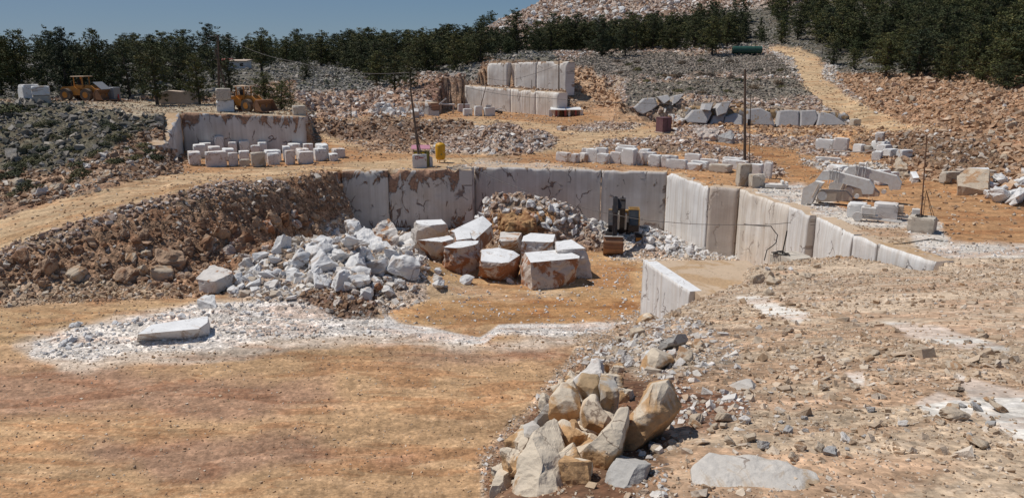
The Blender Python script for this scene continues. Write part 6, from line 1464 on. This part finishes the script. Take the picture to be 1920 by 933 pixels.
hero(1128, 108, 36, 2, 'isolated pine with two bare trunks on the hillside', 1.3)
hero(1172, 106, 36, 0, 'pine right of the two-trunked one with a bare trunk', 1.2)
hero(1335, 104, 30, 0, 'large pine left of the green tank', 1.35)
hero(1465, 83, 38, 4, 'round pine at the top of the hill track', 1.2)
hero(1495, 75, 22, 5, 'pine beside the bend of the hill track', 1.3)
hero(1562, 122, 76, 2, 'small round pine right of the hill track', 1.2)
hero(1600, 132, 90, 4, 'small pine in front of the forest right of the track', 1.2)
hero(1660, 146, 60, 0, 'big pine at the top of the orange slope', 1.4)
hero(1718, 148, 55, 1, 'dark pine next along the top of the orange slope', 1.6)
hero(1780, 158, 80, 5, 'bushy pine at the crest of the orange slope', 1.5)
hero(1882, 172, 110, 2, 'pine near the right edge above the orange slope', 1.5)
# the forest: many trees; the largest seen are things of their own, the rest one mass
cand = []
def forest(poly, n, hmin, hmax, mind, k_=None):
    xs = [p[0] for p in poly]; ys = [p[1] for p in poly]; c = 0; t = 0
    while c < n and t < n * 30:
        t += 1; u = random.uniform(min(xs), max(xs)); v = random.uniform(min(ys), max(ys))
        if sdist(np.array([u]), np.array([v]), poly)[0] < 0: continue
        g = G(u, v)
        if g.y < 95: continue
        md = mind * max(1, g.y / 150)
        if any((g.x - a) ** 2 + (g.y - b) ** 2 < md * md for a, b in treed): continue
        treed.append((g.x, g.y)); cand.append((g.x, g.y, g.z, hmin + (hmax - hmin) * random.random() ** 1.3, poly)); c += 1
fl = [(-60,112),(350,112),(560,109),(560,125),(420,150),(350,165),(-60,165)]
fm = [(470,112),(560,109),(900,104),(905,120),(860,130),(800,138),(700,150),(680,140),(600,120),(480,124)]
fr_ = [(900,100),(1100,88),(1200,84),(1330,80),(1400,70),(1460,80),(1440,20),(1500,-40),(1700,-90),(1990,-120),(1990,170),(1900,168),(1800,152),(1690,142),(1620,120),(1560,92),(1490,72),(1420,84),(1330,96),(1200,98),(1060,98),(930,106)]
forest(fl, 36, 4.0, 9.5, 6.5); forest(fm, 110, 4.0, 10.5, 4.4); forest(fr_, 400, 4.5, 11.5, 4.0)
# far skyline forest on the plateau behind
for i in range(120):
    u = random.uniform(-80, 930); Y = random.uniform(190, 480); p = PY(u, 105, Y); cand.append((p.x, Y, float(H(np.array([p.x]), np.array([Y]))[0]), random.choice((random.uniform(4, 8), random.uniform(6, 12))), 'far'))
for i in range(60):
    u = random.uniform(870, 1400); Y = random.uniform(215, 300); p = PY(u, 90, Y); cand.append((p.x, Y, float(H(np.array([p.x]), np.array([Y]))[0]), random.uniform(6, 9), 'far'))
cand.sort(key=lambda c: c[1] / c[3])
nleft = 300 - 35; rest = []
zz = hfull([c[0] for c in cand], [c[1] for c in cand])
for i, (c, z) in enumerate(zip(cand, zz)):
    if i < nleft:
        u = CX + c[0] / c[1] * F
        lb, gr = (('dark pine in the wood behind the left plateau', 'pines of the left wood') if u < 470 else ('dark green pine in the wood behind the rubble hill', 'pines of the middle wood') if u < 930 else
                  ('dark pine on the hillside above the upper quarry', 'pines above the upper quarry') if u < 1440 else ('dark pine in the forest on the right hillside', 'pines of the right forest'))
        tree(c[0], c[1], c[3], random.choice((0, 1, 2, 4, 5, 7, 8, 7, 2, 6) if c[4] != 'far' else (0, 1, 2, 4, 5, 7, 3)), lb, gr, random.uniform(1.15, 1.65), z=float(z))
    else: rest.append((c, float(z)))
# the distant rest as one mass: light-weight crowns
V = []; Cc = []
for (c, z) in rest:
    k = random.choice((0, 2, 4, 5, 7, 8, 3)); cm = TP[k][0]; nv = len(cm.vertices); A3 = np.zeros(nv * 3, np.float32); cm.vertices.foreach_get('co', A3); A3 = A3.reshape(-1, 3, 3)
    pick = rng.permutation(len(A3))[:len(A3) // 4]; s = c[3] / 8.0; a = random.uniform(0, 6.28); T3 = A3[pick].copy(); ctr = T3.mean(1, keepdims=True); T3 = ctr + (T3 - ctr) * 2.0
    T3 *= s; x = T3[..., 0] * math.cos(a) - T3[..., 1] * math.sin(a); y = T3[..., 0] * math.sin(a) + T3[..., 1] * math.cos(a)
    V.append(np.stack([x * 1.2 + c[0], y * 1.2 + c[1], T3[..., 2] + z], -1).reshape(-1, 3)); Cc.append(np.tile(np.array([[.036, .05, .028]]) * random.uniform(.7, 1.3), (len(T3) * 3, 1)))
if V:
    V = np.concatenate(V); me = npmesh('distant_forest', V, np.arange(len(V)).reshape(-1, 3), np.concatenate(Cc)); me.materials.append(M['leaf'])
    tag(link('distant_forest', me), 'far-off pine forest along the skyline, too small to count', 'forest', kind='stuff')
print('trees', len(cand), 'rest', len(rest))
# low scrub on the stony slopes and the bush at the left edge
def shrub_mesh(seed, n=420, col=(.05, .055, .03)):
    r = np.random.default_rng(seed); D = r.normal(size=(n, 3)); D /= np.linalg.norm(D, axis=1)[:, None]; D[:, 2] = np.abs(D[:, 2]); Q = D * r.uniform(.3, 1, (n, 1)) ** .5 * np.array([.5, .5, .42]) * (1 + .3 * fbm(D[:, 0] * 3, D[:, 1] * 3 + D[:, 2], seed, 2))[:, None]
    n1 = r.normal(size=(n, 3)); n1 /= np.linalg.norm(n1, axis=1)[:, None]; n2 = np.cross(n1, D + .01); n2 /= np.linalg.norm(n2, axis=1)[:, None]; s = r.uniform(.03, .07, (n, 1))
    V = np.stack([Q - n1 * s, Q + n2 * s, Q + n1 * s], 1).reshape(-1, 3); C_ = np.repeat(np.array([col]) * r.uniform(.6, 1.5, (n, 1)), 3, 0)
    me = npmesh('shrub', V, np.arange(len(V)).reshape(-1, 3), C_); me.materials.append(M['leaf']); return me
SH = [shrub_mesh(s, 500, c) for s, c in ((1, (.055, .06, .03)), (2, (.045, .055, .03)), (3, (.10, .075, .06)), (4, (.07, .07, .035)))]
def shrubs(poly, n, s0, s1, ks, label, group):
    xs = [p[0] for p in poly]; ys = [p[1] for p in poly]; L2 = []
    while len(L2) < n:
        u = random.uniform(min(xs), max(xs)); v = random.uniform(min(ys), max(ys))
        if sdist(np.array([u]), np.array([v]), poly)[0] > 0: L2.append(G(u, v))
    zz = hfull([g.x for g in L2], [g.y for g in L2])
    for g, z in zip(L2, zz):
        s = random.uniform(s0, s1); o = link('shrub', SH[random.choice(ks)], None, None, (g.x, g.y, float(z) - .05), (0, 0, random.uniform(0, 6)), (s, s, s * random.uniform(.5, .9))); tag(o, label, 'shrub', group)
shrubs([(0,205),(120,212),(260,240),(300,300),(150,340),(0,380)], 70, .8, 2.4, (0, 1, 3), 'low dark green shrub among the grey stones of the left slope', 'shrubs on the left slope')
shrubs([(1110,120),(1480,112),(1520,170),(1400,190),(1200,170)], 60, .8, 2.6, (0, 2, 2, 3), 'low grey-brown shrub on the hillside below the pines', 'shrubs on the hillside')
shrubs([(1000,95),(1080,92),(1060,104),(1000,106)], 8, 1.5, 2.8, (2,), 'reddish bare shrub above the upper quarry crest', 'bare shrubs above the quarry')
shrubs([(560,135),(840,150),(700,172),(560,168)], 26, .8, 2.4, (0, 2, 3), 'small shrub on the grey stony slope beyond the plateau', 'shrubs on the grey slope')
g = PY(22, 200, 86); 
for dx, s in ((0, 4.2),): tag(link('shrub', SH[1], None, None, (g.x, 86, gz(g.x, 86) - .1), None, (s, s, s * .7)), 'large dark juniper bush at the left edge below the white blocks', 'shrub')
